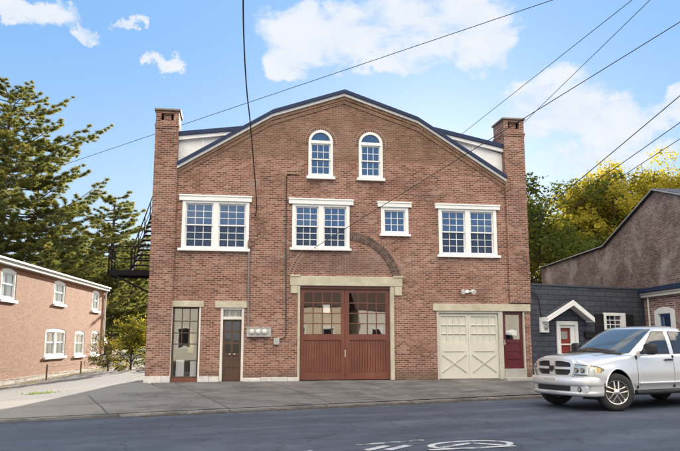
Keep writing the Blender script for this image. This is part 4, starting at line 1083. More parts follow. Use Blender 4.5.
LF = dict(
    yel=leaf_mat('yellow_maple_leaf', (0.32, 0.265, 0.04), (0.44, 0.37, 0.065), .5, (1.2, 1.2, .7)), olive=leaf_mat('olive_leaf', (0.12, 0.12, 0.022), (0.26, 0.22, 0.035), .45),
    green=leaf_mat('dark_green_leaf', (0.018, 0.030, 0.012), (0.055, 0.070, 0.022), .35), mid=leaf_mat('mid_green_leaf', (0.045, 0.065, 0.018), (0.10, 0.115, 0.032), .4),
    pine=leaf_mat('pine_needle', (0.115, 0.135, 0.058), (0.185, 0.195, 0.080), .5, (1.5, 1.5, .9)), pinelit=leaf_mat('yellowing_pine_needle', (0.19, 0.18, 0.055), (0.32, 0.28, 0.085), .5, (1.4, 1.25, .7)),  # pinelit: yellowed needles, with sunlit highlights put into their colour
    dry=leaf_mat('dry_stem_leaf', (0.12, 0.085, 0.05), (0.22, 0.16, 0.09), .3))
def pine(name, label, loc, h, reach, seed, z0=.18, lean=(0, 0), whorls=24, density=1.0):
    rnd = random.Random(seed); t = thing(name, label, 'tree', loc)
    tr = MB(); cr = MB()
    ax = lambda z: Vector((lean[0] * (z / h) ** 1.5, lean[1] * (z / h) ** 1.5, z))
    tr.tube([ax(h * i / 12) for i in range(13)], .42, 10, .04)
    tr.tube([ax(h * .22), ax(h * .32) + Vector((1.0, .2, 0)), ax(h * .5) + Vector((1.9, .3, 0)), ax(h * .74) + Vector((2.3, .3, 0))], .24, 7, .03)
    for w in range(whorls):
        f = z0 + (0.985 - z0) * w / (whorls - 1); z = h * f
        prof = min(1.0, 1.15 * (1 - f) ** .42 + .06) * (.82 + .18 * math.sin(w * 2.3))
        nb = 9 if f < .8 else 6; off = rnd.uniform(0, 6)
        for k in range(nb):
            a = off + 2 * math.pi * k / nb + rnd.uniform(-.3, .3)
            L = reach * prof * rnd.uniform(.5, 1.15)
            up = rnd.uniform(.00, .20) + .35 * max(0, f - .6)
            d = Vector((math.cos(a), math.sin(a), 0)); s = ax(z + rnd.uniform(-.55, .55))
            pts = [s + d * (L * q) + Vector((0, 0, L * (up * q - .10 * math.sin(q * 3.1) + .10 * q * q))) for q in (0, .25, .5, .75, 1)]
            tr.tube(pts, .075 * (1.1 - .6 * f), 5, .012, cap=False)
            side = Vector((-d.y, d.x, 0))
            nt = max(5, int(L * 3.6))
            for q in range(nt):
                u = .28 + .72 * (q + rnd.random()) / nt; i = min(3, int(u * 4)); b = pts[i].lerp(pts[i + 1], u * 4 - i)
                sl = (1 - u) * L * .42 * rnd.uniform(.4, 1.1) + .2; sg = rnd.choice((-1, 1))
                tip = b + (side * sg + d * .75).normalized() * sl + Vector((0, 0, rnd.uniform(0, .14) * sl))
                tr.tube([b, tip], .013, 3, .005, cap=False)
                for e in range(int(4 + sl * 6.0 * density)):
                    c = b.lerp(tip, rnd.uniform(.35, 1.05)) + Vector((0, 0, rnd.uniform(-.03, .07)))
                    mi = 1 if rnd.random() < (.42 if rnd.random() < .45 else .10) else 0
                    for _ in range(20):
                        v = Vector((rnd.gauss(0, 1), rnd.gauss(0, 1), rnd.gauss(.25, .55))).normalized() * rnd.uniform(.13, .28)
                        n = v.cross(Vector((rnd.uniform(-1, 1), rnd.uniform(-1, 1), rnd.uniform(-1, 1)))).normalized() * .019
                        cr.add([c - n, c + n, c + v], [(0, 1, 2)], mi=mi)
    tr.build('trunk', M['bark'], t, smooth=True); cr.build('crown', [LF['pine'], LF['pinelit']], t, norm=False)
    return t
pine('white_pine', 'tall spreading white pine with yellowing needles rising behind the orange brick house', (-15.4, 27, -.8), 18.8, 9.8, 5, density=1.0, whorls=26)
pine('white_pine', 'smaller white pine with a thin crown between the big pine and the fire escape', (-9.2, 33, -.8), 12.6, 5.4, 8, z0=.15, whorls=18)
leafy('dark_evergreen', 'dense dark evergreen between the orange brick house and the garage', (-14.0, 82, -.8), 16.5, 6.0, 7.2, 11, [LF['green'], LF['mid']], [6, 1], 70, 330, .22, .50, lobe=.34)
leafy('dark_evergreen', 'dark evergreen shrub filling the gap under the fire escape landing', (-8.0, 74, -.8), 14.0, 5.6, 6.2, 12, [LF['green'], LF['mid']], [5, 1], 66, 330, .21, .48, lobe=.34)
leafy('dark_evergreen', 'dark bushy evergreen behind the far end of the orange brick house', (-25.0, 88, -.8), 17.0, 7.0, 7.6, 14, [LF['green'], LF['mid']], [4, 2], 70, 300, .24, .50, lobe=.34)
leafy('yellow_shrub', 'yellow green leafy shrub beside the rear corner of the garage drive', (-4.75, 13.2, -.35), 2.5, 1.05, 1.15, 21, [LF['yel'], LF['olive'], LF['mid']], [1, 3, 3], 36, 130, .055, .52, cat='shrub', trunk_r=.06, lobe=.36)
leafy('dry_shrub', 'brown half dead shrub left of the yellow green one', (-6.0, 14.6, -.4), 2.1, 1.0, .9, 22, [LF['dry'], LF['mid']], [4, 1], 26, 60, .05, .5, cat='shrub', trunk_r=.05, lobe=.34, bare=.3)
leafy('yellow_maple', 'bright yellow maple in autumn leaf right behind the peak of the old gable', (31.0, 27, -.5), 15.4, 5.0, 4.8, 31, [LF['yel'], LF['olive']], [5, 2], 120, 520, .13, .64, 'yellow maples', lobe=.27, trunk_r=.28)
leafy('yellow_maple', 'yellow and olive maple standing left of the brightest one, above the lean-to roof', (26.2, 25, -.5), 14.0, 3.9, 4.8, 32, [LF['yel'], LF['olive'], LF['mid']], [4, 3, 1], 100, 460, .13, .62, 'yellow maples', lobe=.28, trunk_r=.28)
leafy('yellow_maple', 'pale yellow maple at the right edge beyond the old gable', (38.0, 28, -.5), 15.0, 4.2, 5.0, 33, [LF['yel'], LF['olive']], [5, 2], 80, 430, .13, .62, 'yellow maples', lobe=.28, trunk_r=.26)
leafy('dark_tree', 'dark green broadleaf tree close behind the right chimney of the garage', (17.0, 18, -.4), 10.9, 4.3, 4.6, 34, [LF['green'], LF['mid'], LF['olive']], [3, 4, 2], 100, 320, .12, .56, lobe=.24, trunk_r=.24)
leafy('dark_tree', 'lower dark green tree over the far end of the lean-to roof', (22.6, 22, -.4), 9.2, 2.9, 4.0, 35, [LF['green'], LF['mid'], LF['olive']], [3, 4, 2], 64, 240, .13, .55, lobe=.30, trunk_r=.24)
# small things on the lot
mb = MB(); rnd = random.Random(4)
for i in range(110):
    x, y = -5.05 + rnd.gauss(0, .28), -1.6 + rnd.gauss(0, .10); z = zg(x, y); a = rnd.uniform(0, 6); hgt = rnd.uniform(.03, .09)
    mb.add([(x - .012 * math.cos(a), y - .012 * math.sin(a), z), (x + .012 * math.cos(a), y + .012 * math.sin(a), z), (x + rnd.uniform(-.05, .05), y + rnd.uniform(-.05, .05), z + hgt)], [(0, 1, 2)])
tag(mb.build('grass_tuft', leaf_mat('fresh_grass', (.10, .17, .03), (.16, .24, .05), .4), norm=False), 'small tuft of bright green grass in the pale gravel drive', 'grass', kind='stuff')
mb = MB()
for k in range(1500):
    s0 = rnd.uniform(-9, 16); off = -rnd.uniform(.25, 1.7)
    base = H0 + Vector((math.sin(HA), math.cos(HA), 0)) * s0 + Vector((math.cos(HA), -math.sin(HA), 0)) * (-off)
    x, y = base.x, base.y; z = zg(x, y) - .03; a = rnd.uniform(0, 6); hgt = rnd.uniform(.03, .11)
    mb.add([(x - .02 * math.cos(a), y - .02 * math.sin(a), z), (x + .02 * math.cos(a), y + .02 * math.sin(a), z), (x + rnd.uniform(-.1, .1), y + rnd.uniform(-.1, .1), z + hgt)], [(0, 1, 2)])
tag(mb.build('dry_grass', leaf_mat('dry_grass', (.24, .19, .10), (.36, .29, .16), .3), norm=False), 'dry straw coloured grass along the fence by the orange brick house', 'grass', kind='stuff')
mb = MB()
for k in range(1500):
    u = rnd.uniform(-2, 13); x, y = xy(u, rnd.uniform(-.35, .01)); z = ROADZ; a = rnd.uniform(0, 6); s = rnd.uniform(.01, .035)
    mb.add([(x - s * math.cos(a), y - s * math.sin(a), z + .004), (x + s * .5 * math.sin(a), y - s * .5 * math.cos(a), z + .012), (x + s * math.cos(a), y + s * math.sin(a), z + .006), (x - s * .5 * math.sin(a), y + s * .5 * math.cos(a), z + .015)], [(0, 1, 2, 3)])
tag(mb.build('fallen_leaves', LF['dry'], norm=False), 'scattered dry leaves lying along the gutter', 'leaves', kind='stuff')
for i, (x, y, s, lab) in enumerate(((-3.35, 9.4, .30, 'pale boulder lying beside the rear corner of the garage drive'), (-3.9, 10.2, .2, 'smaller stone lying behind the pale boulder on the drive'))):
    mb = MB(); n = 10; rr = random.Random(i)
    vs = []
    for a in range(6):
        for b in range(n):
            th, ph = math.pi * (a + .5) / 6, 2 * math.pi * b / n; q = s * rr.uniform(.8, 1.15)
            vs.append((x + q * math.sin(th) * math.cos(ph) * 1.2, y + q * math.sin(th) * math.sin(ph), zg(x, y) + s * .45 + q * .75 * math.cos(th)))
    fs = [(a * n + b, a * n + (b + 1) % n, (a + 1) * n + (b + 1) % n, (a + 1) * n + b) for a in range(5) for b in range(n)] + [tuple(range(n)), tuple(5 * n + b for b in range(n))]
    mb.add(vs, fs); tag(mb.build('boulder', M['foundation'], None, smooth=True), lab, 'rock')
t = thing('lattice_crate', 'white lattice crate standing on the ground at the far end of the orange brick house', 'crate', (-6.25, 16.6, -.5), R(10))
mb = MB()
for i in range(6): mb.box(-.45 + i * .17, -.02, 0, -.41 + i * .17, .0, .85); mb.box(-.45 + i * .17, .7, 0, -.41 + i * .17, .72, .85)
for z in (0, .28, .56, .82): mb.box(-.46, -.025, z, .46, -.001, z + .04); mb.box(-.46, 0, z, -.43, .7, z + .04); mb.box(.43, 0, z, .46, .7, z + .04)
mb.build('slats', M['white'], t)
mb = MB(); mb.box(-.48, -.04, .86, .48, .74, .90); mb.build('lid', M['white'], t)

# ------------------------------------------------------------------ houses over the road: they show mirrored in the ground floor glass
def opposite_house(x0, x1, y, wall_h, ridge, mw, label):
    t = thing('house', label, 'house', ((x0 + x1) / 2, y, ROADZ), 0, None); w = (x1 - x0) / 2; n = int(w)
    hs = []; x = -w + 1.0
    while x + 1.1 < w - .6: hs.append(rect(x, 1.0, x + 1.0, 2.6)); x += 2.5
    mb = MB(); mb.prism(rect(-w, -.2, w, wall_h), 0, -.25, hs, back=False); mb.box(-w, -8, -.2, -w + .2, -.25, wall_h); mb.box(w - .2, -8, -.2, w, -.25, wall_h); mb.box(-w + .2, -8, -.2, w - .2, -7.8, wall_h)
    mb.build('wall', mw, t)
    mb = MB(); mb.add([(-w - .3, .4, wall_h - .1), (w + .3, .4, wall_h - .1), (w + .3, -4, ridge), (-w - .3, -4, ridge), (-w - .3, -8.4, wall_h - .1), (w + .3, -8.4, wall_h - .1)], [(0, 1, 2, 3), (3, 2, 5, 4), (0, 3, 4), (1, 5, 2), (0, 4, 5, 1)])
    mb.build('roof', M['brownwood'], t)
    for q in hs:
        mb = MB(); a, b, c, d = q[0][0], q[0][1], q[2][0], q[2][1]; mb.prism(rect(a - .08, b - .08, c + .08, d + .08), .04, -.1, [rect(a + .05, b + .05, c - .05, d - .05)]); fr = mb.build('window', M['white'], t)
        mb = MB(); mb.box(a + .05, -.12, b + .05, c - .05, -.1, d - .05); mb.build('pane', M['darkpane'], fr)
opposite_house(-13, -1.0, -38, 5.5, 8.0, M['cream'], 'cream house over the road seen mirrored in the tall shop window')
opposite_house(1.5, 9.5, -37.5, 4.5, 7.2, pmat('peach_render', (.62, .52, .40), .8, .1), 'peach house over the road seen mirrored in the left red garage door')
opposite_house(10.5, 18, -37, 4.2, 7.0, M['oldwhite'], 'off white house over the road seen mirrored in the right red garage door')
opposite_house(21, 33, -36, 4.2, 7.2, M['cream'], 'wide cream house over the road seen mirrored in the maroon door')
# ------------------------------------------------------------------ the silver pickup
T = thing('pickup_truck', 'silver pickup truck with a crosshair grille parked at the kerb before the dark painted shop', 'pickup truck', (8.31, -5.59, ROADZ), math.pi + R(17))
def carpaint():
    m, g, b, tc, out = new_mat('silver_car_paint')
    v = g.noise(tc.outputs['Object'], 900, 1, .5)
    g.put(b.inputs['Base Color'], g.mix(v, (0.60, 0.605, 0.62), (0.72, 0.725, 0.74)))
    b.inputs['Metallic'].default_value = .5; b.inputs['Roughness'].default_value = .30
    b.inputs['Coat Weight'].default_value = 1.0; b.inputs['Coat Roughness'].default_value = .03
    s = g.node('ShaderNodeSeparateXYZ'); g.l.new(tc.outputs['Object'], s.inputs[0])
    return m
PT = carpaint()
M['plastic'] = pmat('black_plastic', (.016, .016, .017), .45, .2)
M['tyre'] = pmat('tyre_rubber', (.016, .016, .016), .82, .25, 6, .2)
M['alloy'] = pmat('polished_alloy', (.66, .64, .61), .22, .06, metal=.95)
M['alloydark'] = pmat('shadowy_alloy', (.09, .085, .08), .4, .2, metal=.6)
M['lens'] = clear_glass('headlight_lens', .12)
M['reflector'] = pmat('headlight_reflector', (.78, .78, .76), .16, .1, 9, metal=.9)
M['amber'] = pmat('amber_lens', (.75, .36, .03), .25, .1)
M['autoglass'] = glass_mat('tinted_car_glass', (.010, .015, .024), .015, 1.75)
M['windscreen'] = glass_mat('windscreen_glass', (.030, .036, .040), .015, 2.7)
M['emblem'] = pmat('chrome_emblem', (.62, .62, .63), .2, .1, metal=.95)
def bow(x): return sstep(-.30, .95, x)
def D(p):
    x, y, z = p; k = bow(x)
    x2 = x - k * (.20 * min(1.15, abs(y) / .93) ** 2.4) - k * .16 * max(0, z - .80) ** 1.3 + .03 * k * (z - .6)
    y2 = y * (1 - .035 * sstep(.2, .95, x))
    return (x2, y2, z)
def dd_(mb): mb.v = [D(p) for p in mb.v]; return mb
# stations: x, hood/top centre z, shoulder z, half width, under z
ST = [(-4.85, 1.30, 1.34, .93, .52), (-4.4, 1.30, 1.36, .985, .50), (-3.57, 1.30, 1.36, 1.005, .47), (-2.9, 1.30, 1.35, .99, .42), (-2.45, 1.28, 1.30, .99, .40),
      (-1.6, 1.27, 1.275, .99, .40), (-1.05, 1.27, 1.262, .99, .40), (-.45, 1.285, 1.25, .994, .40), (-.15, 1.275, 1.228, 1.004, .42), (.10, 1.258, 1.205, 1.008, .43), (.35, 1.246, 1.178, .998, .43), (.62, 1.225, 1.14, .98, .43), (.80, 1.208, 1.108, .965, .44), (.87, 1.19, 1.088, .955, .45), (.90, 1.155, 1.05, .95, .45)]
def station(x):
    for a, b in zip(ST, ST[1:]):
        if a[0] <= x <= b[0]:
            t = (x - a[0]) / (b[0] - a[0]); return tuple(p + (q - p) * t for p, q in zip(a, b))
    return ST[-1]
def profile(x):
    _, zc, zf, w, zu = station(x)
    fl = .02 * math.exp(-((x) / .52) ** 2) + .02 * math.exp(-((x + 3.57) / .52) ** 2)     # fender flare
    k = [(0, zc + .012), (.22 * w, zc + .010), (.42 * w, zc + .004), (.50 * w, zc - .012), (.70 * w, zc * .55 + zf * .45 - .004), (.85 * w, zf), (.925 * w, zf - .025), (.962 * w, zf - .075),
         (.978 * w, zf - .16), (.995 * w + fl * .6, .93), (w + fl, .80), (.992 * w + fl, .68), (.985 * w + fl * .5, .575), (.955 * w, .50), (.93 * w, zu), (.86 * w, zu - .05)]
    return crom(k, 3)
WX = (0.0, -3.57); RA = .51; WZ = .425
xs = sorted(set([round(-4.85 + .05 * i, 3) for i in range(116) if -4.85 + .05 * i <= .9] + [-.712, -.70, -1.91, -1.922, -2.62, -2.632, .87, .90]))
PR = [profile(x) for x in xs]; NP = len(PR[0])
def cell_kind(i, j, xm, zm):
    side = j > 20
    for wx in WX:
        if side and math.hypot(xm - wx, zm - WZ) < RA: return None
    if side and zm < 1.235 and zm > .47:
        if -1.91 <= xm <= -.712: return 'door_front'
        if -2.62 <= xm <= -1.922: return 'door_rear'
        for g0, g1 in ((-.712, -.70), (-1.922, -1.91), (-2.632, -2.62)):
            if g0 <= xm <= g1: return None
    if xm < -2.62: return 'bed'
    if xm > -.36 and not side and j < 12: return 'hood'
    return 'body'
for sgn in (1, -1):
    bins = {}
    for i in range(len(xs) - 1):
        for j in range(NP - 1):
            q = [(xs[a], PR[a][b]) for a, b in ((i, j), (i + 1, j), (i + 1, j + 1), (i, j + 1))]
            xm = sum(p[0] for p in q) / 4; zm = sum(p[1][1] for p in q) / 4
            kd = cell_kind(i, j, xm, zm)
            if kd: bins.setdefault(kd, []).append(q)
    for kd, qs in bins.items():
        mb = MB(); idx = {}
        for q in qs:
            f = []
            for x, (y, z) in q:
                key = (x, round(y, 5), round(z, 5))
                if key not in idx:
                    px, pz = x, z
                    if y > .8 and z < 1.0:
                        for wx in WX:
                            d = math.hypot(x - wx, z - WZ)
                            if d < RA + .055 and kd in ('body', 'bed'):
                                px, pz = wx + (x - wx) * max(1, RA / d) if d < RA else x, WZ + (z - WZ) * max(1, RA / d) if d < RA else z
                    idx[key] = len(mb.v); mb.v.append((px, sgn * y, pz))
                f.append(idx[key])
            mb.f.append(f if sgn > 0 else f[::-1])
        dd_(mb)
        nm = {'door_front': 'door', 'door_rear': 'door', 'bed': 'bed_side', 'hood': 'hood_half', 'body': 'fender'}[kd]
        bins[kd] = mb.build({'hood_half': 'hood'}.get(nm, nm), PT, T, smooth=True, norm=False, angle=60)
    if sgn > 0: door_parts = bins
    # dark strips behind the door gaps, standing for the shade inside them
    for x in (-.706, -1.916, -2.626):
        mb = MB(); mb.box(x - .03, min(sgn * .90, sgn * .965), .48, x + .03, max(sgn * .90, sgn * .965), 1.22); mb.build('door_seal', M['plastic'], T)
    for key, hx in (('door_front', -1.75), ('door_rear', -2.47)):
        mb = MB(); mb.tube(crom([(hx - .13, sgn * .985, 1.115), (hx - .08, sgn * 1.015, 1.12), (hx + .08, sgn * 1.015, 1.12), (hx + .13, sgn * .985, 1.115)], 4), .022, 8)
        mb.build('handle', M['plastic'], bins[key], smooth=True)
    # wheel arch lips and liners
    for wx in WX:
        mb = MB(); pts = [(wx + RA * math.cos(t), sgn * 1.012, WZ + RA * math.sin(t)) for t in (R(14 + 172 * k / 32) for k in range(33))]
        mb.tube(pts, .016, 6); dd_(mb); mb.build('wheel_arch_lip', PT, T, smooth=True)
        mb = MB(); n = 28
        for k in range(n):
            t0, t1 = R(-20 + 220 * k / n), R(-20 + 220 * (k + 1) / n)
            mb.add([(wx + (RA + .02) * math.cos(t), sgn * y, WZ + (RA + .02) * math.sin(t)) for t, y in ((t0, .45), (t1, .45), (t1, .955), (t0, .955))], [(0, 1, 2, 3)])
        mb.box(wx - RA, min(sgn * .43, sgn * .45), .25, wx + RA, max(sgn * .43, sgn * .45), .95)
        dd_(mb); mb.build('wheel_liner', M['plastic'], T)
# floor and underbody
mb = MB(); mb.box(-4.7, -.80, .40, .55, .80, .50); mb.box(-4.6, -.45, .28, -.2, .45, .40); mb.build('chassis', M['plastic'], T)
mb = MB(); mb.box(-4.86, -.90, .55, -4.83, .90, 1.33); mb.build('tailgate', PT, T)
mb = MB(); mb.box(-5.02, -.92, .50, -4.84, .92, .72); mb.build('rear_bumper', M['emblem'], T, bevel=.03)
# front face behind grille
mb = MB(); cap = [(y, z) for y, z in PR[-1]]
rows = cap[9:]
for (y0, z0), (y1, z1) in zip(cap[3:], cap[4:]):
    n = 16
    for k in range(n):
        a, b = -1 + 2 * k / n, -1 + 2 * (k + 1) / n
        mb.add([D((.90, y0 * a, z0)), D((.90, y0 * b, z0)), D((.90, y1 * b, z1)), D((.90, y1 * a, z1))], [(0, 1, 2, 3)])
mb.build('front_panel', PT, T, smooth=True, norm=False)
# grille: bright surround, cross bars, black mesh
def fplate(mb, poly, x0, x1, hole=None):
    """polygon in (y,z) on the front face, finely cut so it follows the bowed nose"""
    tmp = MB(); tmp.prism([(y, z) for y, z in poly], x0, x1, [hole] if hole else ())
    bm = bmesh.new(); vs = [bm.verts.new((p[1], p[0], p[2])) for p in tmp.v]
    for f in tmp.f:
        try: bm.faces.new([vs[i] for i in f])
        except ValueError: pass
    bmesh.ops.remove_doubles(bm, verts=bm.verts, dist=1e-5)
    for k in range(-11, 12):
        bmesh.ops.bisect_plane(bm, geom=bm.verts[:] + bm.edges[:] + bm.faces[:], plane_co=(0, k * .085, 0), plane_no=(0, 1, 0))
    bm.verts.index_update()
    mb.add([D(v.co) for v in bm.verts], [tuple(v.index for v in f.verts) for f in bm.faces]); bm.free()
def rrect(y0, z0, y1, z1, r, n=5):
    return arc(y1 - r, z1 - r, r, 0, 90, n) + arc(y0 + r, z1 - r, r, 90, 180, n) + arc(y0 + r, z0 + r, r, 180, 270, n) + arc(y1 - r, z0 + r, r, 270, 360, n)
go = [(-.50, .735), (.50, .735), (.58, .80), (.60, 1.02), (.55, 1.085), (.30, 1.115), (-.30, 1.115), (-.55, 1.085), (-.60, 1.02), (-.58, .80)]
gi = [(-.45, .785), (.45, .785), (.515, .83), (.53, 1.00), (.49, 1.035), (.28, 1.06), (-.28, 1.06), (-.49, 1.035), (-.53, 1.00), (-.515, .83)]
gs = lambda P: [(y * 1.05, .735 + (z - .735) * 1.13) for y, z in P]
go, gi = gs(go), gs(gi)
mb = MB(); fplate(mb, go, .88, .965, gi); gr = mb.build('grille', PT, T, bevel=.014, smooth=True)
mb = MB(); fplate(mb, gi, .905, .915); mb.build('grille_mesh', M['plastic'], gr)
mb = MB(); fplate(mb, gs(rect(-.53, .895, .53, .945)), .915, .96); fplate(mb, gs([(-.075, .785), (.075, .785), (.055, .92), (.085, 1.06), (-.085, 1.06), (-.055, .92)]), .915, .972); mb.build('cross_bar', PT, gr, bevel=.008, smooth=True)
mb = MB(); fplate(mb, [(0, .855), (.06, .89), (.085, .95), (.07, .995), (.02, 1.0), (0, .985), (-.02, 1.0), (-.07, .995), (-.085, .95), (-.06, .89)], .97, .99); em = mb.build('emblem', M['alloydark'], gr, bevel=.006)
mb = MB(); fplate(mb, [(0, .872), (.022, .90), (.028, .955), (0, .975), (-.028, .955), (-.022, .90)], .988, .996)
for s_ in (-1, 1): fplate(mb, [(s_ * .036, .945), (s_ * .060, .975), (s_ * .066, .945), (s_ * .046, .905)], .988, .995)
mb.build('emblem_relief', M['plastic'], em)
# headlights wrapping round the corner
for sgn in (1, -1):
    path = [(.925, .61), (.925, .70), (.922, .80), (.90, .885), (.84, .935), (.74, .962), (.62, .978), (.50, .990)]
    topz = [1.04, 1.036, 1.03, 1.025, 1.015, 1.0, .975, .935]; botz = [.80, .795, .79, .79, .795, .81, .845, .90]
    def strip(off, i0, i1, zt, zb, inset=0):
        mb = MB(); P = []
        for i in range(i0, i1 + 1):
            x, y = path[i]; nx, ny = (1, 0) if i < 3 else ((.75, .66) if i == 3 else (.35, .93) if i == 4 else (.1, 1))
            P += [D((x + nx * off, sgn * (y + ny * off), topz[i] - inset)), D((x + nx * off, sgn * (y + ny * off), botz[i] + inset))]
        n = i1 - i0
        mb.add(P, [(2 * k, 2 * k + 1, 2 * k + 3, 2 * k + 2) for k in range(n)]); return mb
    hl_ = strip(.006, 0, 7, 0, 0).build('headlight', M['plastic'], T, smooth=True)
    strip(.011, 0, 5, 0, 0, .022).build('reflector', M['reflector'], hl_, smooth=False)
    strip(.014, 5, 6, 0, 0, .03).build('side_marker', M['amber'], hl_, smooth=True)
    for py, pr in ((.665, .062), (.80, .058)):
        mb = MB(); c = D((.935, sgn * py, .90)); vs = []
        mb.tube([(c[0] - .03, c[1], c[2]), (c[0] + .012, c[1], c[2])], pr, 18); mb.build('lamp_ring', M['alloydark'], hl_, smooth=True)
        mb = MB(); mb.tube([(c[0] - .02, c[1], c[2]), (c[0] + .018, c[1], c[2])], pr * .68, 16); mb.build('bulb_lens', M['reflector'], hl_, smooth=True)
    strip(.034, 0, 7, 0, 0, .004).build('lens', M['lens'], hl_, smooth=True)
# front bumper: painted bar, dark intake, fog lights, lower valance
def loft_front(rows, y_side, name, mat, par, smooth=True):
    """rows of (z, xfront); carried round the corner and back along the side"""
    ys = [-1 + 2 * k / 24 for k in range(25)]
    mb = MB(); P = []; cols = []
    for z, xf, w in rows:
        line = [(y_side, -w, z)] + [(xf - .09 * max(0, abs(t) - .86) / .14 - .0, t * w, z) for t in ys] + [(y_side, w, z)]
        P += [D(p) for p in line]
    n = 27
    mb.add(P, [(r * n + k, r * n + k + 1, (r + 1) * n + k + 1, (r + 1) * n + k) for r in range(len(rows) - 1) for k in range(n - 1)])
    return mb.build(name, mat, par, smooth=smooth, norm=False, angle=50)
bp = loft_front([(.76, .90, .95), (.752, .975, .965), (.735, 1.02, .972), (.67, 1.045, .975), (.60, 1.045, .975), (.565, 1.03, .973), (.555, .995, .97), (.545, .985, .97), (.44, .98, .968), (.432, 1.0, .968), (.41, 1.02, .965), (.37, 1.015, .96), (.34, .985, .95), (.325, .90, .93)], .495, 'front_bumper', PT, T)
mb = MB(); fplate(mb, rrect(-.54, .442, .54, .545, .02), .97, 1.0); mb.build('bumper_intake', M['plastic'], bp)
mb = MB(); fplate(mb, rrect(-.20, .61, .20, .715, .01), 1.03, 1.052); mb.build('plate_mount', PT, bp, bevel=.004)
for sgn in (1, -1):
    mb = MB(); fplate(mb, rrect(min(sgn * .56, sgn * .93), .415, max(sgn * .56, sgn * .93), .555, .03), .94, 1.005); mb.build('fog_light_housing', PT, bp, bevel=.01)
    mb = MB(); c = D((1.0, sgn * .76, .485)); mb.tube([c, (c[0] + .02, c[1], c[2])], .052, 16); mb.build('fog_light', M['reflector'], bp, smooth=True)
    mb = MB(); c = D((.99, sgn * .76, .485)); mb.tube([c, (c[0] + .02, c[1], c[2])], .064, 16); mb.build('fog_light_ring', M['plastic'], bp, smooth=True)
# cab
CZ = [(1.20, -.28, -2.72, .945), (1.27, -.36, -2.72, .935), (1.40, -.57, -2.72, .905), (1.55, -.83, -2.70, .865), (1.70, -1.10, -2.68, .815), (1.80, -1.30, -2.65, .775), (1.86, -1.44, -2.60, .735), (1.905, -1.63, -2.50, .66), (1.925, -1.90, -2.35, .45)]
def cab(z):
    for a, b in zip(CZ, CZ[1:]):
        if a[0] <= z <= b[0]:
            t = (z - a[0]) / (b[0] - a[0]); return tuple(p + (q - p) * t for p, q in zip(a, b))
    return CZ[-1]
CN = 5.0
def cabxf(y, z, off=0):
    _, xf, xr, w = cab(z); xc, a = (xf + xr) / 2, (xf - xr) / 2
    return xc + a * max(0, 1 - (abs(y) / w) ** CN) ** (1 / CN) * 1.0 - .10 * (abs(y) / w) ** 2 * (1 if True else 0) + off
def cabyw(x, z, off=0):
    _, xf, xr, w = cab(z); xc, a = (xf + xr) / 2, (xf - xr) / 2
    t = min(.999, abs((x - xc) / a)); return w * (1 - t ** 8) ** (1 / 8) + off
zs_ = [1.20 + .725 * i / 26 for i in range(27)]
mb = MB(); n = 144; P = []
for z in zs_:
    _, xf, xr, w = cab(z); xc, a = (xf + xr) / 2, (xf - xr) / 2
    for k in range(n):
        t = 2 * math.pi * k / n; c, s_ = math.cos(t), math.sin(t)
        ex = .30
        x = xc + a * math.copysign(abs(c) ** ex, c); y = w * math.copysign(abs(s_) ** ex, s_)
        if c > 0: x -= .10 * (abs(y) / w) ** 2 * min(1, abs(c) * 2)
        P.append((x, y, z))
m_ = len(zs_)
mb.add(P, [(i * n + k, i * n + (k + 1) % n, (i + 1) * n + (k + 1) % n, (i + 1) * n + k) for i in range(m_ - 1) for k in range(n)] + [tuple((m_ - 1) * n + k for k in range(n))])
cb = mb.build('cab', PT, T, smooth=True, norm=False, angle=60)
def side_pt(x, z, sgn, off):
    _, xf, xr, w = cab(z); xc, a = (xf + xr) / 2, (xf - xr) / 2
    q = min(.9999, abs((x - xc) / a)) ** (1 / .30); s_ = math.sqrt(max(0, 1 - q * q))
    return (x, sgn * (w * s_ ** .30 + off), z)
def side_glass(poly, off, name, mat, par, sgn):
    tmp = MB(); tmp.prism(poly, 0, .01, back=False); bm = bmesh.new()
    vs = [bm.verts.new((p[0], 0, p[1])) for p in poly]; bm.faces.new(vs)
    for k in range(30): bmesh.ops.bisect_plane(bm, geom=bm.verts[:] + bm.edges[:] + bm.faces[:], plane_co=(0, 0, 1.22 + k * .03), plane_no=(0, 0, 1))
    for k in range(60): bmesh.ops.bisect_plane(bm, geom=bm.verts[:] + bm.edges[:] + bm.faces[:], plane_co=(-.8 - k * .03, 0, 0), plane_no=(1, 0, 0))
    bm.verts.index_update(); o = MB()
    o.add([side_pt(v.co.x, v.co.z, sgn, off) for v in bm.verts], [tuple(v.index for v in f.verts) for f in bm.faces]); bm.free()
    return o.build(name, mat, par, smooth=True)
fw_ = [(-.90, 1.275), (-1.83, 1.275), (-1.83, 1.775), (-1.52, 1.775), (-1.42, 1.745), (-1.22, 1.58), (-1.00, 1.38)]
rw_ = [(-2.00, 1.275), (-2.55, 1.285), (-2.53, 1.70), (-2.47, 1.765), (-2.00, 1.775)]
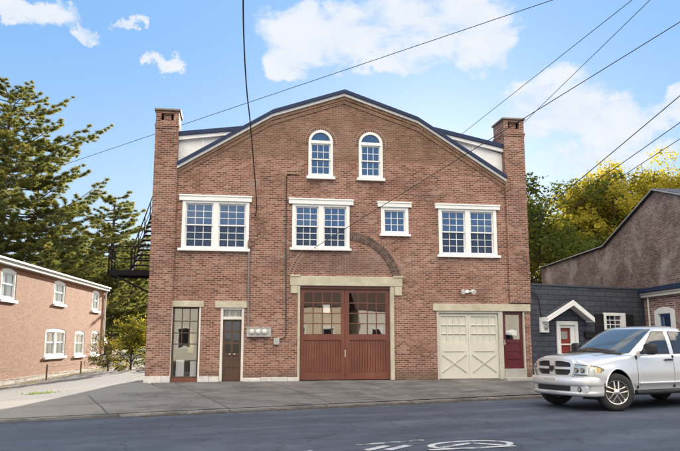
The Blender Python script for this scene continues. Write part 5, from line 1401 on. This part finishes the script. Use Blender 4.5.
for sgn in (1, -1):
    for poly in (fw_, rw_):
        cx = sum(p[0] for p in poly) / len(poly); cz = sum(p[1] for p in poly) / len(poly)
        rim = [(cx + (x - cx) * 1.045, cz + (z - cz) * 1.075) for x, z in poly]
        fr = side_glass(rim, .006, 'window_seal', M['plastic'], cb, sgn)
        side_glass(poly, .011, 'side_window', M['autoglass'], cb, sgn)
    # mirror
    mb = MB(); P = []
    for k, (yy, sx_, sz_) in enumerate(((1.02, .045, .085), (1.05, .07, .115), (1.12, .085, .13), (1.24, .085, .13), (1.30, .07, .11), (1.315, .03, .07))):
        for t in range(16):
            a = 2 * math.pi * t / 16; c, s_ = math.cos(a), math.sin(a)
            P.append((-.93 + sx_ * math.copysign(abs(c) ** .55, c) - .12 * (yy - 1.0), sgn * yy, 1.375 + sz_ * math.copysign(abs(s_) ** .55, s_)))
    mb.add(P, [(i * 16 + k, i * 16 + (k + 1) % 16, (i + 1) * 16 + (k + 1) % 16, (i + 1) * 16 + k) for i in range(5) for k in range(16)] + [tuple(range(16)), tuple(80 + k for k in range(16))])
    mb.bar((-.92, sgn * .90, 1.29), (-.95, sgn * 1.08, 1.31), .08, .06)
    mb.build('mirror', M['plastic'], T, smooth=True)
    mb = MB(); mb.tube([(-.62, sgn * .98, .395), (-2.75, sgn * .98, .395)], .055, 10); mb.box(-2.75, min(sgn * .80, sgn * 1.02), .42, -.62, max(sgn * .80, sgn * 1.02), .445); mb.build('running_board', M['plastic'], T)
    mb = MB(); mb.bar((-.74, sgn * 1.0, .60), (-2.60, sgn * 1.0, .60), .03, .035); mb.build('side_moulding', PT, T, bevel=.008)
# windscreen: follows the cab shell just outside it
mb = MB(); rows_ = 14; cols_ = 24; P = []
for i in range(rows_ + 1):
    z = 1.265 + (1.835 - 1.265) * i / rows_; _, xf, xr, w = cab(z); xc, a = (xf + xr) / 2, (xf - xr) / 2
    for k in range(cols_ + 1):
        y = (-1 + 2 * k / cols_) * w * .93; s_ = (abs(y) / w) ** (1 / .30); c = math.sqrt(max(0, 1 - s_ * s_))
        x = xc + a * c ** .30 - .10 * (abs(y) / w) ** 2
        P.append((x + .012, y * 1.0, z + .010))
mb.add(P, [(i * (cols_ + 1) + k, i * (cols_ + 1) + k + 1, (i + 1) * (cols_ + 1) + k + 1, (i + 1) * (cols_ + 1) + k) for i in range(rows_) for k in range(cols_)])
wsn = mb.build('windscreen', M['windscreen'], cb, smooth=True)
mb = MB(); mb.tube(crom([(-.34, -.86, 1.262), (-.25, -.5, 1.290), (-.22, 0, 1.298), (-.25, .5, 1.290), (-.34, .86, 1.262)], 6), .03, 6); mb.build('cowl', M['plastic'], T, smooth=True)
for y0, y1 in ((.55, -.10), (-.15, -.72)):
    mb = MB(); P = []
    for q in range(7):
        y = y0 + (y1 - y0) * q / 6; z = 1.285 + .055 * q / 6; _, xf, xr, w = cab(z); xc, a = (xf + xr) / 2, (xf - xr) / 2
        s_ = (abs(y) / w) ** (1 / .30); P.append((xc + a * math.sqrt(max(0, 1 - s_ * s_)) ** .30 - .10 * (abs(y) / w) ** 2 + .04, y, z + .03))
    mb.tube(P, .012, 5); mb.build('wiper', M['plastic'], T)
# wheels
def wheel(wx, sgn):
    c = (wx, sgn * (.925 if wx == 0 else .875), .419); o = -sgn
    W = bpy.data.objects.new('wheel', None); C.objects.link(W); W.parent = T; W.location = c
    if sgn > 0: W.rotation_euler = (0, 0, math.pi)
    if wx == 0: W.rotation_euler.z += R(-24)
    mb = MB(); mb.lathe([(.265, -.135), (.30, -.142), (.36, -.138), (.398, -.118), (.415, -.085), (.419, -.03), (.419, .03), (.415, .085), (.398, .118), (.36, .138), (.27, .135), (.265, -.135)], (0, 0, 0), 'Y', 56)
    ty = mb.build('tyre', M['tyre'], W, smooth=True)
    for k in range(56):
        pass
    mb = MB(); mb.lathe([(.272, -.128), (.262, -.140), (.250, -.134), (.243, -.10), (.240, .10), (.265, .12)], (0, 0, 0), 'Y', 48); rm = mb.build('rim', M['alloy'], W, smooth=True)
    mb = MB(); mb.lathe([(0, -.02), (.24, -.035)], (0, 0, 0), 'Y', 32); mb.build('brake_disc', M['alloydark'], rm)
    for k in range(5):
        a = 2 * math.pi * k / 5 + .3
        mb = MB()
        for off in (-.034, .034):
            ca, sa = math.cos(a), math.sin(a); tx, tz = -sa, ca
            P = []
            for r, w, y in ((.045, .028, -.135), (.15, .026, -.128), (.247, .036, -.108)):
                for wy in (-1, 1):
                    for dy in (0, .035):
                        o_ = off * (1 + r * 2.2); P.append((ca * r + tx * (o_ + wy * w / 2), y + dy, sa * r + tz * (o_ + wy * w / 2)))
            F = []
            for q in (0, 4): F += [(q, q + 2, q + 6, q + 4), (q + 1, q + 5, q + 7, q + 3), (q, q + 4, q + 5, q + 1), (q + 2, q + 3, q + 7, q + 6)]
            mb.add(P, F)
        mb.build('spoke', M['alloy'], rm, bevel=.004)
    mb = MB(); mb.lathe([(0, -.150), (.035, -.148), (.05, -.138), (.068, -.128), (.07, -.09)], (0, 0, 0), 'Y', 24); mb.build('hub_cap', M['alloy'], rm, smooth=True)
for wx in WX:
    for sgn in (1, -1): wheel(wx, sgn)
